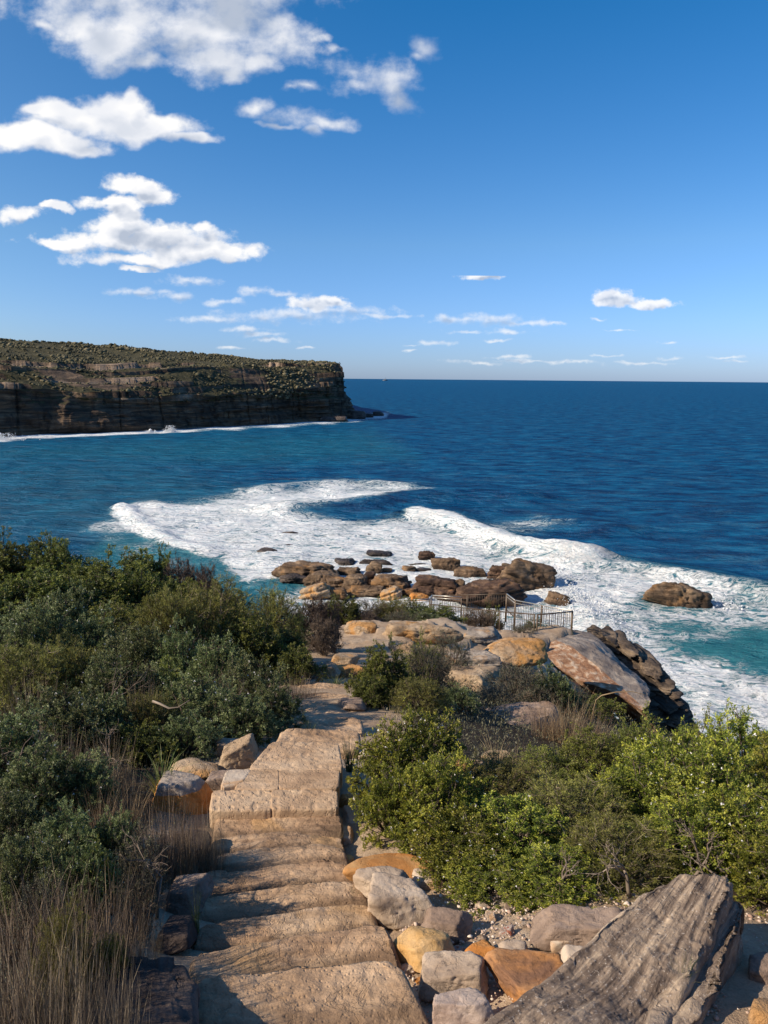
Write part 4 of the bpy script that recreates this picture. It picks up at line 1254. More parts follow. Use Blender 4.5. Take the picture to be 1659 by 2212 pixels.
# ---- stones along the steps (x0, top, x1, bottom)
EDGE = [
    (747, 1622, 772, 1662, 'small white upright stone at the right corner of the landing', 'pale', dict(boxy=True, planes=5, rnd=.07)),
    (728, 1680, 776, 1752, 'brown rounded edging stone right beside the landing blocks', 'out', {}),
    (736, 1722, 786, 1786, 'pale cream edging stone below the brown rounded one', 'pale', dict(boxy=True, planes=5, rnd=.07)),
    (722, 1774, 764, 1826, 'whitish small edging stone halfway down the right side', 'pale', dict(boxy=True, planes=5, rnd=.07)),
    (726, 1808, 766, 1884, 'narrow cream and orange edging stone above the big orange rock', 'yellow', {}),
    (744, 1836, 935, 1918, 'big smooth orange rock partly shaded by the bush', 'orange', dict(level=5, rnd=.2, amp=.04)),
    (765, 1880, 884, 1960, 'grey tan peaked stone in front of the big orange rock', 'grey', dict(level=5)),
    (798, 1908, 946, 2004, 'large angular grey boulder with flat pale left face', 'grey', dict(level=5, boxy=True, planes=5, rnd=.05)),
    (893, 1886, 968, 1920, 'cream flat stone tucked behind the grey boulder', 'pale', dict(boxy=True, planes=5, rnd=.07)),
    (914, 1966, 1022, 2044, 'mauve stone with white left corner beneath the bush', 'mauve', dict(level=5, boxy=True, planes=5, rnd=.06)),
    (848, 2014, 992, 2106, 'mustard yellow block stone beside the lowest steps', 'yellow', dict(level=5, planes=9, rnd=.08, amp=.05)),
    (1002, 2036, 1074, 2096, 'small tan stone with orange right side', 'orange', {}),
    (908, 2074, 1062, 2166, 'long grey stone with ridged crest below the yellow block', 'grey', dict(level=5, boxy=True, planes=5, rnd=.05, tilt=(0, -8, 0))),
    (1060, 2080, 1236, 2180, 'orange streaked rock half under the ribbed slab', 'streak', dict(level=5, boxy=True, planes=6)),
    (936, 2148, 1070, 2240, 'pale stone with thin red veins at bottom edge', 'red', dict(level=5, boxy=True, planes=5, rnd=.05)),
    (1150, 1962, 1390, 2058, 'wide dark mauve boulder in shade behind the ribbed slab', 'mauve', dict(level=5, boxy=True, planes=5, rnd=.06)),
    (1190, 2022, 1244, 2060, 'whitish chunk stone in gravel next to the mauve boulder', 'pale', dict(boxy=True, planes=5, rnd=.07)),
    (1216, 2046, 1276, 2098, 'cream chunk stone touching the edge of ribbed slab', 'pale', dict(boxy=True, planes=5, rnd=.07)),
    (1072, 2040, 1148, 2086, 'grey brown low stone amid the gravel', 'grey', dict(boxy=True, planes=5, rnd=.06)),
    (1622, 2076, 1720, 2142, 'grey stone cut by the right edge of view', 'mauve', dict(boxy=True, planes=4, rnd=.05)),
    (1626, 2172, 1740, 2240, 'tan stone at the lower right corner', 'out', {}),
    (455, 1602, 556, 1668, 'brown and orange wedge boulder at the left of landing', 'out', dict(level=5, boxy=True, planes=5, rnd=.05, tilt=(0, -12, 20))),
    (458, 1598, 524, 1640, 'low grey brown stone behind the wedge boulder', 'grey', dict(boxy=True, planes=5, rnd=.06)),
    (311, 1668, 456, 1760, 'big stone with grey top and bright orange left face', 'capped', dict(level=5, planes=4, rnd=.06)),
    (438, 1664, 492, 1708, 'small dark fronted block beside the orange faced stone', 'mauve', dict(boxy=True, planes=4, rnd=.05)),
    (360, 1640, 470, 1690, 'flat tan rock between wedge boulder and orange faced stone', 'out', {}),
    (335, 1804, 446, 1862, 'dark log shaped stone under the dry reeds', 'dark', dict(level=5, rnd=.2)),
    (356, 1864, 444, 1982, 'mauve block with tan top beside the middle steps', 'mauve', dict(level=5, boxy=True, planes=5, rnd=.06)),
    (334, 1956, 410, 2066, 'dark bluish stone in shade below the mauve block', 'dark', dict(boxy=True, planes=4, rnd=.05)),
    (312, 2150, 404, 2230, 'brown stained stone at the foot of the dark rock', 'step_b', {}),
    (770, 1604, 800, 1640, 'little cream stone under the strap leaved tuft', 'pale', dict(boxy=True, planes=5, rnd=.07)),
]
for x0, yt, x1, yb, lab, mt, kw in EDGE:
    rock_px(x0, yt, x1, yb, lab, mt, cat='stone', name='edging_stone', sink=0.35, **kw)

o = slab_local('dark_rock_slab', [PD(236, 2066, 2.72), PD(400, 2078, 2.74), PD(408, 2300, 2.66), PD(150, 2310, 2.60)], thick=0.4, mat=M['dark'], nu=120, nv=110,
               rad=0.06, amp=0.05, seed=71, striae=0.016, ragged=0.12)
tag(o, 'large dark flat topped bedded rock in the lower left', 'rock')
rs = np.random.default_rng(404)
small_me = [rock_mesh('loose_stone', (1, rs.uniform(.7, .95), rs.uniform(.4, .6)), M[m_], 500 + k, 4, 6, .06, .08, boxy=bool(k % 2)) for k, m_ in enumerate(['pale', 'grey', 'orange', 'pale', 'mauve', 'red'])]
spots = [(890, 1990), (925, 2060), (975, 2190), (1010, 2105), (1045, 2030), (1095, 2020), (1120, 2098), (1150, 2062), (1178, 2112), (1060, 1985), (1100, 1960), (870, 2000),
         (1002, 1950), (1040, 1965), (905, 2120), (880, 2100), (1166, 2010), (1200, 2085), (1085, 2070), (1030, 2120), (950, 2130), (1130, 2000), (820, 1985), (985, 2060)]
for k, (px_, py_) in enumerate(spots):
    g_ = hit(px_, py_)
    o = bpy.data.objects.new('loose_stone', small_me[k % 6]); COL.objects.link(o)
    sc_ = rs.uniform(.045, .105)
    o.scale = (sc_, sc_, sc_); o.rotation_euler = (rs.uniform(-.3, .3), rs.uniform(-.3, .3), rs.uniform(0, 6.28))
    o.location = (g_[0], g_[1], g_[2] + sc_ * .12)
    near = min(EDGE, key=lambda e_: (max(e_[0] - px_, px_ - e_[2], 0)) ** 2 + (max(e_[1] - py_, py_ - e_[3], 0)) ** 2 + .001 * abs((e_[0] + e_[2]) / 2 - px_))
    side = ('left' if px_ < (near[0] + near[2]) / 2 else 'right') + (' far' if py_ < (near[1] + near[3]) / 2 else ' near')
    lb = '%s %s loose stone %s of %s' % (['flat', 'squat', 'pointed', 'round'][k % 4], ['cream', 'grey', 'orange', 'pale', 'mauve', 'pinkish'][k % 6], side, ' '.join(near[4].split()[:6]))
    tag(o, lb, 'stone', 'small loose stones in the gravel')
# ---- plateau outcrops
OUT = [
    (1000, 1352, 1092, 1398, 'cracked grey flat boulder in front of the railing', 'out_grey', dict(level=5, strata=.3, boxy=True, planes=6, rnd=.06)),
    (946, 1402, 1086, 1452, 'grey and white outcrop with dark hollow', 'out_grey', dict(level=5, strata=.3, boxy=True, planes=6, rnd=.06)),
    (1050, 1382, 1190, 1444, 'smooth orange outcrop left of the two toned boulder', 'outor', dict(level=5, rnd=.25, amp=.08)),
    (1088, 1374, 1113, 1388, 'small orange stone on sand near the grass tuft', 'orange', {}),
    (958, 1438, 1092, 1496, 'reddish brown pitted rock under the grey outcrop', 'out', dict(level=5, boxy=True, planes=6, rnd=.06)),
    (742, 1342, 816, 1372, 'pale sandy rock hump at the head of the sand path', 'out', dict(level=5, rnd=.25)),
    (658, 1424, 736, 1466, 'grey brown slab at the turn of the path', 'out_grey', dict(level=5, strata=.3, boxy=True, planes=6, rnd=.06)),
    (700, 1432, 796, 1464, 'orange ledge stone across the path turn', 'outor', dict(level=5, boxy=True, planes=6, rnd=.06)),
    (712, 1408, 776, 1440, 'tan stone behind the orange ledge', 'out', dict(boxy=True, planes=5, rnd=.06)),
    (960, 1490, 1030, 1530, 'brown broken stone in shade below the pitted rock', 'out', dict(boxy=True, planes=5, rnd=.06)),
    (840, 1380, 900, 1412, 'tan boulder showing behind the lime topped shrub', 'out', dict(boxy=True, planes=5, rnd=.06)),
    (728, 1486, 790, 1540, 'brown angular stone beside the shaded steps', 'mauve', {}),
    (905, 1362, 923, 1372, 'small white stone on the sand', 'pale', dict(level=3)),
    (1110, 1380, 1180, 1402, 'low tan rock beneath the railing corner', 'out', dict(boxy=True, planes=5, rnd=.06)),
    (830, 1350, 1000, 1388, 'long low tan rock shelf along the back of the sand', 'out', dict(level=5, rnd=.2)),
    (1040, 1618, 1112, 1642, 'tan flat stone showing beneath the dark leaning slab', 'out', {}),
    (960, 1640, 1050, 1680, 'tan flat stone half covered by the bush', 'out', dict(boxy=True, planes=5, rnd=.06)),
]
for x0, yt, x1, yb, lab, mt, kw in OUT:
    rock_px(x0, yt, x1, yb, lab, mt, cat='rock', name='outcrop_rock', sink=0.5, **kw)

# ---- dark ribbed slab behind the bushes
o = slab_local('leaning_rock_slab', [P(1035, 1532, 14.2), P(1190, 1514, 13.6), P(1182, 1548, 12.6), P(1000, 1592, 12.0)], thick=0.4, mat=M['mauve'], nu=110, nv=60,
               rad=0.10, amp=0.05, seed=61, striae=0.03, ragged=0.10)
tag(o, 'dark flat slab leaning in the scrub right of the dark shrub', 'rock')

# ---- big ribbed slab at the lower right
ribbed = [PD(1425, 1893, 2.62), PD(1590, 1888, 2.60), PD(1455, 2225, 2.80), PD(1060, 2215, 2.84)]
FLr, FRr, NRr, NLr = PD(1440, 1893, 2.66), PD(1578, 1908, 2.66), PD(1365, 2290, 2.84), PD(1010, 2260, 2.86)
# length runs from lower left to upper right, so u = across, v = length is swapped: far-left = upper end
o = slab_local('ribbed_rock_slab', [NLr, FLr, FRr, NRr], thick=0.34, mat=M['bigslab'], nu=200, nv=120, rad=0.06, amp=0.045, seed=33, striae=0.020, ragged=0.10, sfreq=(0.7, 8))
tag(o, 'long ribbed grey sandstone slab lying tilted in the lower right', 'rock')
# a lower layer sticks out on its shaded side
lay = [NLr + [0.04, -0.02, -.07], FLr + [0.06, -.02, -.08], FRr + [0.05, -0.06, -.07], NRr + [0.07, -0.10, -.08]]
slab_local('lower_layer', lay, o, thick=0.3, mat=M['bigslab'], nu=170, nv=60, rad=0.03, amp=0.03, seed=35, striae=0.018, ragged=0.10, sfreq=(2.2, 10))

# ---- two-toned boulder at the cliff edge
def big_boulder():
    sec = [
        [(1150, 1392, 33.0), (1172, 1373, 34.0), (1212, 1362, 35.0), (1252, 1361, 35.6)],
        [(1170, 1415, 31.8), (1205, 1384, 33.0), (1245, 1372, 34.2), (1278, 1370, 34.9)],
        [(1193, 1436, 31.0), (1240, 1402, 32.2), (1272, 1390, 33.0), (1302, 1385, 34.0)],
        [(1245, 1468, 30.0), (1290, 1440, 31.0), (1315, 1422, 32.0), (1346, 1431, 33.0)],
        [(1311, 1488, 29.3), (1340, 1484, 29.7), (1368, 1464, 30.6), (1388, 1468, 31.5)],
        [(1358, 1514, 28.7), (1370, 1512, 28.9), (1388, 1494, 29.4), (1402, 1490, 30.0)],
        [(1385, 1534, 28.3), (1390, 1530, 28.4), (1398, 1522, 28.6), (1404, 1512, 28.9)]]
    A = []
    for s in sec:
        p = [P(*q) for q in s]
        low1 = p[3] + np.array([0.2, 0.3, -2.2])
        low0 = p[0] + np.array([1.3, 1.0, -1.6])
        A.append(p + [low1, low0, p[0]])
    A = np.array(A)
    nu, nv = 150, 160
    us = np.linspace(0, len(sec) - 1, nu); vs = np.linspace(0, 6, nv)
    fv = np.repeat(np.array([0, 0.0, 1.0, 1.0, 1.0, 0, 0])[None], 1, 0)[0]
    T1 = np.stack([[np.interp(us, range(len(sec)), A[:, k, c]) for c in range(3)] for k in range(7)])  # 7,3,nu
    G = np.empty((nu, nv, 3)); Fc = np.empty((nu, nv))
    for i in range(nu):
        for c in range(3):
            G[i, :, c] = np.interp(vs, range(7), T1[:, c, i])
        Fc[i] = np.interp(vs, [0, 0.9, 1.15, 3, 4, 5, 6], [0, 0, 1, 1, 1, 0, 0])
    # ease the knots
    for _ in range(6):
        G[:, 1:-1] = G[:, 1:-1] * .5 + (G[:, :-2] + G[:, 2:]) * .25
        G[1:-1] = G[1:-1] * .5 + (G[:-2] + G[2:]) * .25
    c = G.reshape(-1, 3).mean(0)
    X = G.reshape(-1, 3) - c
    n = X / np.linalg.norm(X, axis=1)[:, None]
    q = X
    d = fbm(q * 0.9, 5, 12) * 0.22 + fbm(q * [3.5, 3.5, 5], 4, 14) * 0.07
    X = X + n * d[:, None]
    V = X
    F1 = gridfaces(nu, nv)
    cap0 = [[i, i + 1, 6 * 0 + 0] for i in range(1, nv - 2)]
    capf = []
    base = (nu - 1) * nv
    for i in range(1, nv - 2):
        capf.append([0, i, i + 1]); capf.append([base, base + i + 1, base + i])
    me = mesh_np('cliff_edge_boulder', V, F1, capf, M['boulder'], {'face': Fc.ravel()})
    o = link('cliff_edge_boulder', me, loc=tuple(c))
    tag(o, 'huge wedge boulder with grey top and rusty cream left face at the cliff edge', 'boulder')


big_boulder()

# ---- layered cliff right of the boulder: stacked ledges
cliff = bpy.data.objects.new('layered_cliff', None); COL.objects.link(cliff)
cb = P(1420, 1500, 31.5); cliff.location = tuple(cb)
tag(cliff, 'dark cliff of stacked thin rock ledges right of the wedge boulder', 'cliff')
_py = np.arange(1396, 1640, 11)
_edge = np.interp(_py, [1396, 1420, 1440, 1455, 1470, 1485, 1500, 1520, 1540, 1570, 1600, 1640], [1360, 1396, 1432, 1450, 1454, 1474, 1480, 1488, 1503, 1520, 1532, 1545])
_in = np.interp(_py, [1396, 1420, 1470, 1500, 1640], [1300, 1320, 1362, 1385, 1360])
rl = np.random.default_rng(8)
for k, (yy, xe, xi) in enumerate(zip(_py, _edge, _in)):
    for t_ in range(2 if xe - xi > 50 else 1):
        a_ = xi - 12 if t_ == 0 else (xi + xe) / 2 - rl.uniform(0, 18)
        b_ = xe + rl.uniform(-12, 6) if (t_ == 1 or xe - xi <= 50) else xe - rl.uniform(8, 40)
        Yk = np.interp(yy, [1396, 1460, 1540, 1640], [35.5, 33.0, 31.0, 29.5]) + rl.uniform(-.3, .3) - t_ * .4
        c = P((a_ + b_) / 2, yy + rl.uniform(-3, 3), Yk)
        w_ = (b_ - a_) / FPX * Yk; h_ = rl.uniform(15, 26) / FPX * Yk
        me = rock_mesh('rock_ledge', (w_, 3.0, h_), M['ledge'], 300 + k * 3 + t_, 4, 7, .08, .07, .45)
        link('rock_ledge', me, cliff, loc=tuple(c + np.array([0, 1.2, 0]) - cb))

# ------------------------------------------------------------------ pebbles
def pebbles():
    v, f = ICO[0]
    r = np.random.default_rng(11)
    N = 6500
    x = r.uniform(0.0, 4.2, N * 4); y = r.uniform(2.6, 5.2, N * 4)
    k = fbm(np.stack([x * 1.7, y * 1.7, x * 0], -1), 3, 4) > -0.08
    sdp = poly_sd(x, y, [(.15, 2.6), (4.2, 2.6), (4.2, 4.4), (1.6, 5.2), (0.1, 5.2)])
    sel = np.where(k & (sdp > 0))[0][:N]
    x, y = x[sel], y[sel]; N = len(x)
    z = gz(x, y) + 0.012
    s = r.lognormal(math.log(0.0055), 0.5, N).clip(.003, .022)
    V = v[None] * r.uniform(.65, 1.2, (N, len(v), 1)) * (s[:, None, None] * np.stack([r.uniform(.8, 1.4, N), r.uniform(.8, 1.4, N), r.uniform(.5, .9, N)], -1)[:, None])
    V = V + np.stack([x, y, z], -1)[:, None]
    F = f[None] + (np.arange(N) * len(v))[:, None, None]
    tint = np.repeat(r.random(N), len(v))
    me = mesh_np('gravel', V.reshape(-1, 3), None, F.reshape(-1, 3), leaf_mat('pale_pebble', (0.33, 0.22, 0.15), (0.52, 0.42, 0.33), (0.68, 0.60, 0.5), 0, .9, 0), {'tint': tint}, smooth=False)
    tag(link('gravel', me), 'loose pale pebbles scattered between the stones at lower right', 'gravel', kind='stuff')


pebbles()

# ------------------------------------------------------------------ plants
def unit(v):
    return v / (np.linalg.norm(v, axis=-1, keepdims=True) + 1e-9)


class Soup:
    """collects quads with a tint per corner"""
    def __init__(self):
        self.V, self.T = [], []

    def quads(self, q, t):          # q (n,4,3), t (n,)
        self.V.append(q.reshape(-1, 3)); self.T.append(np.repeat(t, 4))

    def mesh(self, name, mat):
        V = np.concatenate(self.V); T = np.concatenate(self.T)
        return mesh_np(name, V, np.arange(len(V)).reshape(-1, 4), mat=mat, attrs={'tint': np.clip(T, 0, 1)}, smooth=False)


def leaves(sp, pos, axis, k, ll, lw, spread, r, tint, tj=0.15, aniso=1.0):
    """k leaves round each point, fanned about its axis"""
    n = len(pos)
    pos = np.repeat(pos, k, 0); ax = np.repeat(axis, k, 0); tint = np.repeat(tint, k)
    d = unit(ax + r.normal(size=(n * k, 3)) * spread)
    side = unit(np.cross(d, r.normal(size=(n * k, 3))))
    L = ll * r.uniform(.65, 1.2, (n * k, 1)); W = lw * r.uniform(.7, 1.2, (n * k, 1))
    start = pos + r.normal(size=(n * k, 3)) * ll * 0.28
    m = start + d * L * 0.5
    tip = start + d * L
    q = np.stack([start, m + side * W / 2, tip, m - side * W / 2], 1)
    sp.quads(q, tint + r.normal(0, tj, n * k))


def ribbon(sp, pts, w0, w1, r, tint):
    """pts (n, s, 3): crossed thin ribbons along each line"""
    n, s, _ = pts.shape
    for kk in range(2):
        sd_ = unit(np.cross(pts[:, -1] - pts[:, 0], r.normal(size=(n, 3))))
        for j in range(s - 1):
            wa = w0 + (w1 - w0) * j / (s - 1); wb = w0 + (w1 - w0) * (j + 1) / (s - 1)
            wa = np.asarray(wa).reshape(-1, 1) * np.ones((n, 1)); wb = np.asarray(wb).reshape(-1, 1) * np.ones((n, 1))
            q = np.stack([pts[:, j] - sd_ * wa / 2, pts[:, j] + sd_ * wa / 2, pts[:, j + 1] + sd_ * wb / 2, pts[:, j + 1] - sd_ * wb / 2], 1)
            sp.quads(q, tint)


def make_shrub(seed, leafmat, style):
    """unit shrub: about 1 wide, 1 high.  Returns meshes for foliage, branches, flowers"""
    r = np.random.default_rng(seed)
    S = dict(nb=70, tw=9, ro=5, k=7, ll=.034, lw=.014, spread=.75, up=.35, lump=.28, twl=.17, gap=.0, low=-.05, flow=0, bare=0, dome=.95)
    S.update(style)
    nb = S['nb']
    # main limbs: directions over a dome, lumpy reach
    g = (np.arange(nb) + .5) / nb
    el = np.arcsin(S['low'] + (1 - S['low']) * g * .98)
    az = np.arange(nb) * 2.39996 + r.normal(0, .25, nb)
    dr = np.stack([np.cos(el) * np.cos(az), np.cos(el) * np.sin(az), np.sin(el)], -1)
    reach = 1 + S['lump'] * fbm(dr * 1.8 + seed, 3, seed) * 1.6 + r.normal(0, .05, nb)
    reach = reach * np.where(r.random(nb) < S['gap'], .55, 1)
    end = dr * reach[:, None] * [.5, .5, .72] + [0, 0, .22]
    end = end + 0
    base = r.normal(0, .04, (nb, 3)) * [1, 1, 0] + [0, 0, 0]
    mid = base + (end - base) * .5 + r.normal(0, .05, (nb, 3)) + [0, 0, .04]
    lines = np.stack([base, mid, end], 1)
    br = Soup()
    ribbon(br, lines, S.get('bw', .022), .006, r, r.uniform(.2, .9, nb))
    sp = Soup()
    # twigs
    tw = S['tw']
    e = np.repeat(end, tw, 0); m_ = np.repeat(mid, tw, 0); dd = np.repeat(unit(dr + [0, 0, S['up']]), tw, 0)
    t0 = r.uniform(.35, 1.0, (nb * tw, 1))
    st = m_ * (1 - t0) + e * t0
    te = st + unit(dd + r.normal(size=(nb * tw, 3)) * .75) * S['twl'] * r.uniform(.5, 1.1, (nb * tw, 1))
    ribbon(br, np.stack([st, (st + te) / 2 + r.normal(0, .008, st.shape), te], 1), .008, .003, r, r.uniform(.2, 1, nb * tw))
    if not S['bare']:
        ro = S['ro']
        tt = r.uniform(.15, 1.05, (nb * tw, ro, 1)) ** .7
        pos = (st[:, None] * (1 - tt) + te[:, None] * tt).reshape(-1, 3) + r.normal(0, .012, (nb * tw * ro, 3))
        ax = np.repeat(unit(te - st), ro, 0)
        ax = unit(ax + r.normal(size=ax.shape) * .35 + [0, 0, .15])
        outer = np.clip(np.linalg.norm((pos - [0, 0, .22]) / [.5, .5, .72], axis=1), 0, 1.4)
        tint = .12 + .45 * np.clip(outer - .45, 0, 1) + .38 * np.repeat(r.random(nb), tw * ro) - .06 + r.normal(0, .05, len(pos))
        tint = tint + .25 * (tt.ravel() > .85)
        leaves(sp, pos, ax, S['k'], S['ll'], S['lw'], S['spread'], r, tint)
    else:
        # dead: fine tangled twigs instead of leaves
        k = S['bare']
        st2 = np.repeat((st + te) / 2, k, 0); d2 = unit(np.repeat(te - st, k, 0) + r.normal(size=(len(st2), 3)) * .02)
        e2 = st2 + unit(d2 + r.normal(size=st2.shape) * .6) * .09 * r.uniform(.5, 1.2, (len(st2), 1))
        sd_ = unit(np.cross(e2 - st2, r.normal(size=st2.shape))) * S.get('fw', .0035)
        q = np.stack([st2 - sd_, st2 + sd_, e2 + sd_ * .3, e2 - sd_ * .3], 1)
        sp.quads(q, r.uniform(0, 1, len(st2)))
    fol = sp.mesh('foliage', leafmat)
    bra = br.mesh('branches', M[S.get('bm', 'twig')])
    flo = None
    if S['flow']:
        fs = Soup()
        up = np.where(te[:, 2] > .25)[0]
        pk = r.choice(up, S['flow'])
        for kk in range(4):
            c = te[pk] + unit(te[pk] - [0, 0, .2]) * .014
            a = r.normal(size=c.shape); a = unit(a + unit(te[pk] - st[pk]) * .6)
            b_ = unit(np.cross(a, r.normal(size=c.shape)))
            q = np.stack([c, c + a * .011 + b_ * .006, c + a * .020, c + a * .011 - b_ * .006], 1)
            fs.quads(q, r.random(len(pk)))
        flo = fs.mesh('flowers', M['petal'])
    return fol, bra, flo


KIND = {}


def kind(name, mat, n, seed, **st):
    KIND[name] = [make_shrub(seed + i, M[mat], st) for i in range(n)]


kind('fresh', 'leaf_fresh', 3, 100, nb=85, tw=11, ro=5, k=7, ll=.030, lw=.013, flow=60, lump=.35, gap=.1)
kind('rosemary', 'leaf_rosemary', 3, 200, nb=75, tw=10, ro=5, k=7, ll=.032, lw=.012, flow=40, lump=.4, gap=.12)
kind('olive', 'leaf_olive', 2, 300, nb=90, tw=9, ro=6, k=6, ll=.040, lw=.006, spread=.38, up=1.1, lump=.3, twl=.2)
kind('dark', 'leaf_dark', 3, 400, nb=80, tw=10, ro=5, k=7, ll=.034, lw=.015, lump=.45, up=.6, spread=.7, gap=.05)
kind('lime', 'leaf_lime', 2, 500, nb=80, tw=9, ro=5, k=7, ll=.028, lw=.010, up=1.0, lump=.3)
kind('heath', 'leaf_heath', 3, 600, nb=70, tw=9, ro=4, k=5, ll=.030, lw=.007, up=.7, lump=.35, gap=.15, spread=.5)
kind('dead', 'deadleaf', 3, 700, nb=80, tw=14, bare=9, up=.6, lump=.3, twl=.16)


def make_tuft(seed, mat, n, lean, w, curl, segs=4, root=.18, hvar=.35):
    """unit tuft of blades or stalks, height 1"""
    r = np.random.default_rng(seed)
    sp = Soup()
    b = r.normal(0, root, (n, 3)) * [1, 1, 0]
    az = np.arctan2(b[:, 1], b[:, 0]) + r.normal(0, .7, n)
    ln = np.abs(r.normal(lean, lean * .5, n))
    h = r.uniform(1 - hvar, 1, n) * np.where(r.random(n) < .3, .6, 1)
    t = np.linspace(0, 1, segs)
    out = (ln[:, None] * t ** (1 + curl) * h[:, None])
    x = b[:, None, 0] + np.cos(az)[:, None] * out; y = b[:, None, 1] + np.sin(az)[:, None] * out
    z = h[:, None] * (t - curl * .25 * ln[:, None] * t ** 3)
    pts = np.stack([x, y, z], -1)
    ang = r.uniform(0, 3.14, n)
    sd_ = np.stack([np.cos(ang), np.sin(ang), ang * 0], -1)
    ww = w * r.uniform(.6, 1.2, n)
    tint = r.uniform(0, 1, n)
    for j in range(segs - 1):
        wa = ww * (1 - t[j] ** 2 * .8); wb = ww * (1 - t[j + 1] ** 2 * .95)
        q = np.stack([pts[:, j] - sd_ * wa[:, None] / 2, pts[:, j] + sd_ * wa[:, None] / 2, pts[:, j + 1] + sd_ * wb[:, None] / 2, pts[:, j + 1] - sd_ * wb[:, None] / 2], 1)
        sp.quads(q, tint + t[j] * .15)
    return sp.mesh('blades', mat)


TUFT = {
    'reed': [make_tuft(800 + i, M['reed'], 420, .34, .0085, .45, 5, .30, .6) for i in range(3)],
    'straw': [make_tuft(820 + i, M['straw'], 360, .42, .008, .6, 5, .18, .6) for i in range(3)],
    'strap': [make_tuft(840 + i, M['strap'], 90, .75, .030, .9, 5, .09, .4) for i in range(3)],
    'drystrap': [make_tuft(860 + i, M['straw'], 70, .75, .024, .6, 5, .10, .4) for i in range(2)],
}
NP = [0]
LATE = []


def place(kindname, px, ytop, Y, wpx, label, name, cat, group=None, base=None, rz=None, hmin=0.15, lean=(0, 0)):
    """a plant whose crown is wpx wide and reaches ytop in the view, rooted in the ground at distance Y"""
    NP[0] += 1
    top = P(px, ytop, Y)
    x = top[0]
    zb = gz(x, Y)[0] - 0.04 if base is None else base
    h = max(top[2] - zb, hmin)
    D = (top - C0) @ fwd
    w = wpx / FPX * D
    root = bpy.data.objects.new(name, None); COL.objects.link(root)
    root.empty_display_size = 0.2
    root.location = (x, Y, zb)
    rz = random.uniform(0, 6.28) if rz is None else rz
    root.rotation_euler = (lean[0], lean[1], rz)
    tag(root, label, cat, group)
    if kindname in KIND:
        fol, bra, flo = KIND[kindname][NP[0] % len(KIND[kindname])]
        root.scale = (w / 1.12, w / 1.12, h / 1.05)
        for nm, me in (('foliage', fol), ('branches', bra), ('flowers', flo)):
            if me:
                oo = link(nm, me, root)
                if nm != 'branches':
                    oo['kind'] = 'stuff'
    else:
        me = TUFT[kindname][NP[0] % len(TUFT[kindname])]
        s = w / (1.0 if kindname in ('reed', 'straw') else 1.5)
        root.scale = (s, s, h)
        link('blades', me, root)['kind'] = 'stuff'
    return root


# right foreground shrubs (fresh green, white flowers)
gR = 'flowering coastal shrubs right of the steps'
FR_ = [
    (893, 1532, 6.1, 235, 'bright green shrub overhanging the landing edge, nearest the steps'),
    (845, 1650, 5.6, 140, 'small green shrub lobe hanging over the edging stones'),
    (960, 1640, 5.4, 230, 'green shrub directly above the big orange rock'),
    (1000, 1760, 4.9, 230, 'green shrub reaching down to the cream flat stone'),
    (1080, 1640, 6.2, 230, 'green shrub with pale dry sticks rising behind it'),
    (1120, 1740, 5.0, 260, 'spreading green shrub above the mauve stone'),
    (1060, 1850, 4.55, 210, 'low green shrub front casting shade on the gravel'),
    (1240, 1700, 5.3, 270, 'dense green shrub in the middle of the right thicket'),
    (1200, 1850, 4.5, 240, 'low green shrub over the dark mauve boulder'),
    (1330, 1790, 4.7, 260, 'green shrub with bare trunk visible left of the slab top'),
    (1400, 1640, 5.7, 280, 'green shrub with many yellow tips in the back row'),
    (1480, 1740, 4.9, 260, 'green shrub with twisted bare stems above the ribbed slab'),
    (1560, 1618, 5.6, 280, 'tall flowering green shrub near the right edge'),
    (1640, 1700, 4.9, 280, 'dark green shrub cut by the right edge above the slab'),
    (1600, 1562, 6.9, 260, 'white flowered shrub crown against the surf, rightmost'),
    (1470, 1578, 6.8, 240, 'white flowered shrub crown left of the rightmost one'),
    (1730, 1600, 5.9, 280, 'green shrub mostly beyond the right edge'),
    (1720, 1790, 4.4, 260, 'green shrub base beyond the right end of the slab'),
]
for k_, (px, yt, Y, wd, lab) in enumerate(FR_):
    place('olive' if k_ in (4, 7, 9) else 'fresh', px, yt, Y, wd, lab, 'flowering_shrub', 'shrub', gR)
LM = [(1185, 1622, 7.4, 190, 'yellow green fine leaved shrub behind the right thicket, left one'),
      (1290, 1570, 7.6, 200, 'yellow green fine leaved shrub below the brown grass'),
      (1380, 1545, 7.8, 180, 'yellow green shrub with upright golden tips under the cliff ledges'),
      (1090, 1648, 7.0, 110, 'small lime shrub among pale dry sticks'),
      (1510, 1548, 7.6, 180, 'yellow green shrub between white flowered crowns')]
for px, yt, Y, wd, lab in LM:
    place('lime', px, yt, Y, wd, lab, 'fine_leaved_shrub', 'shrub', 'yellow green shrubs behind the thicket')

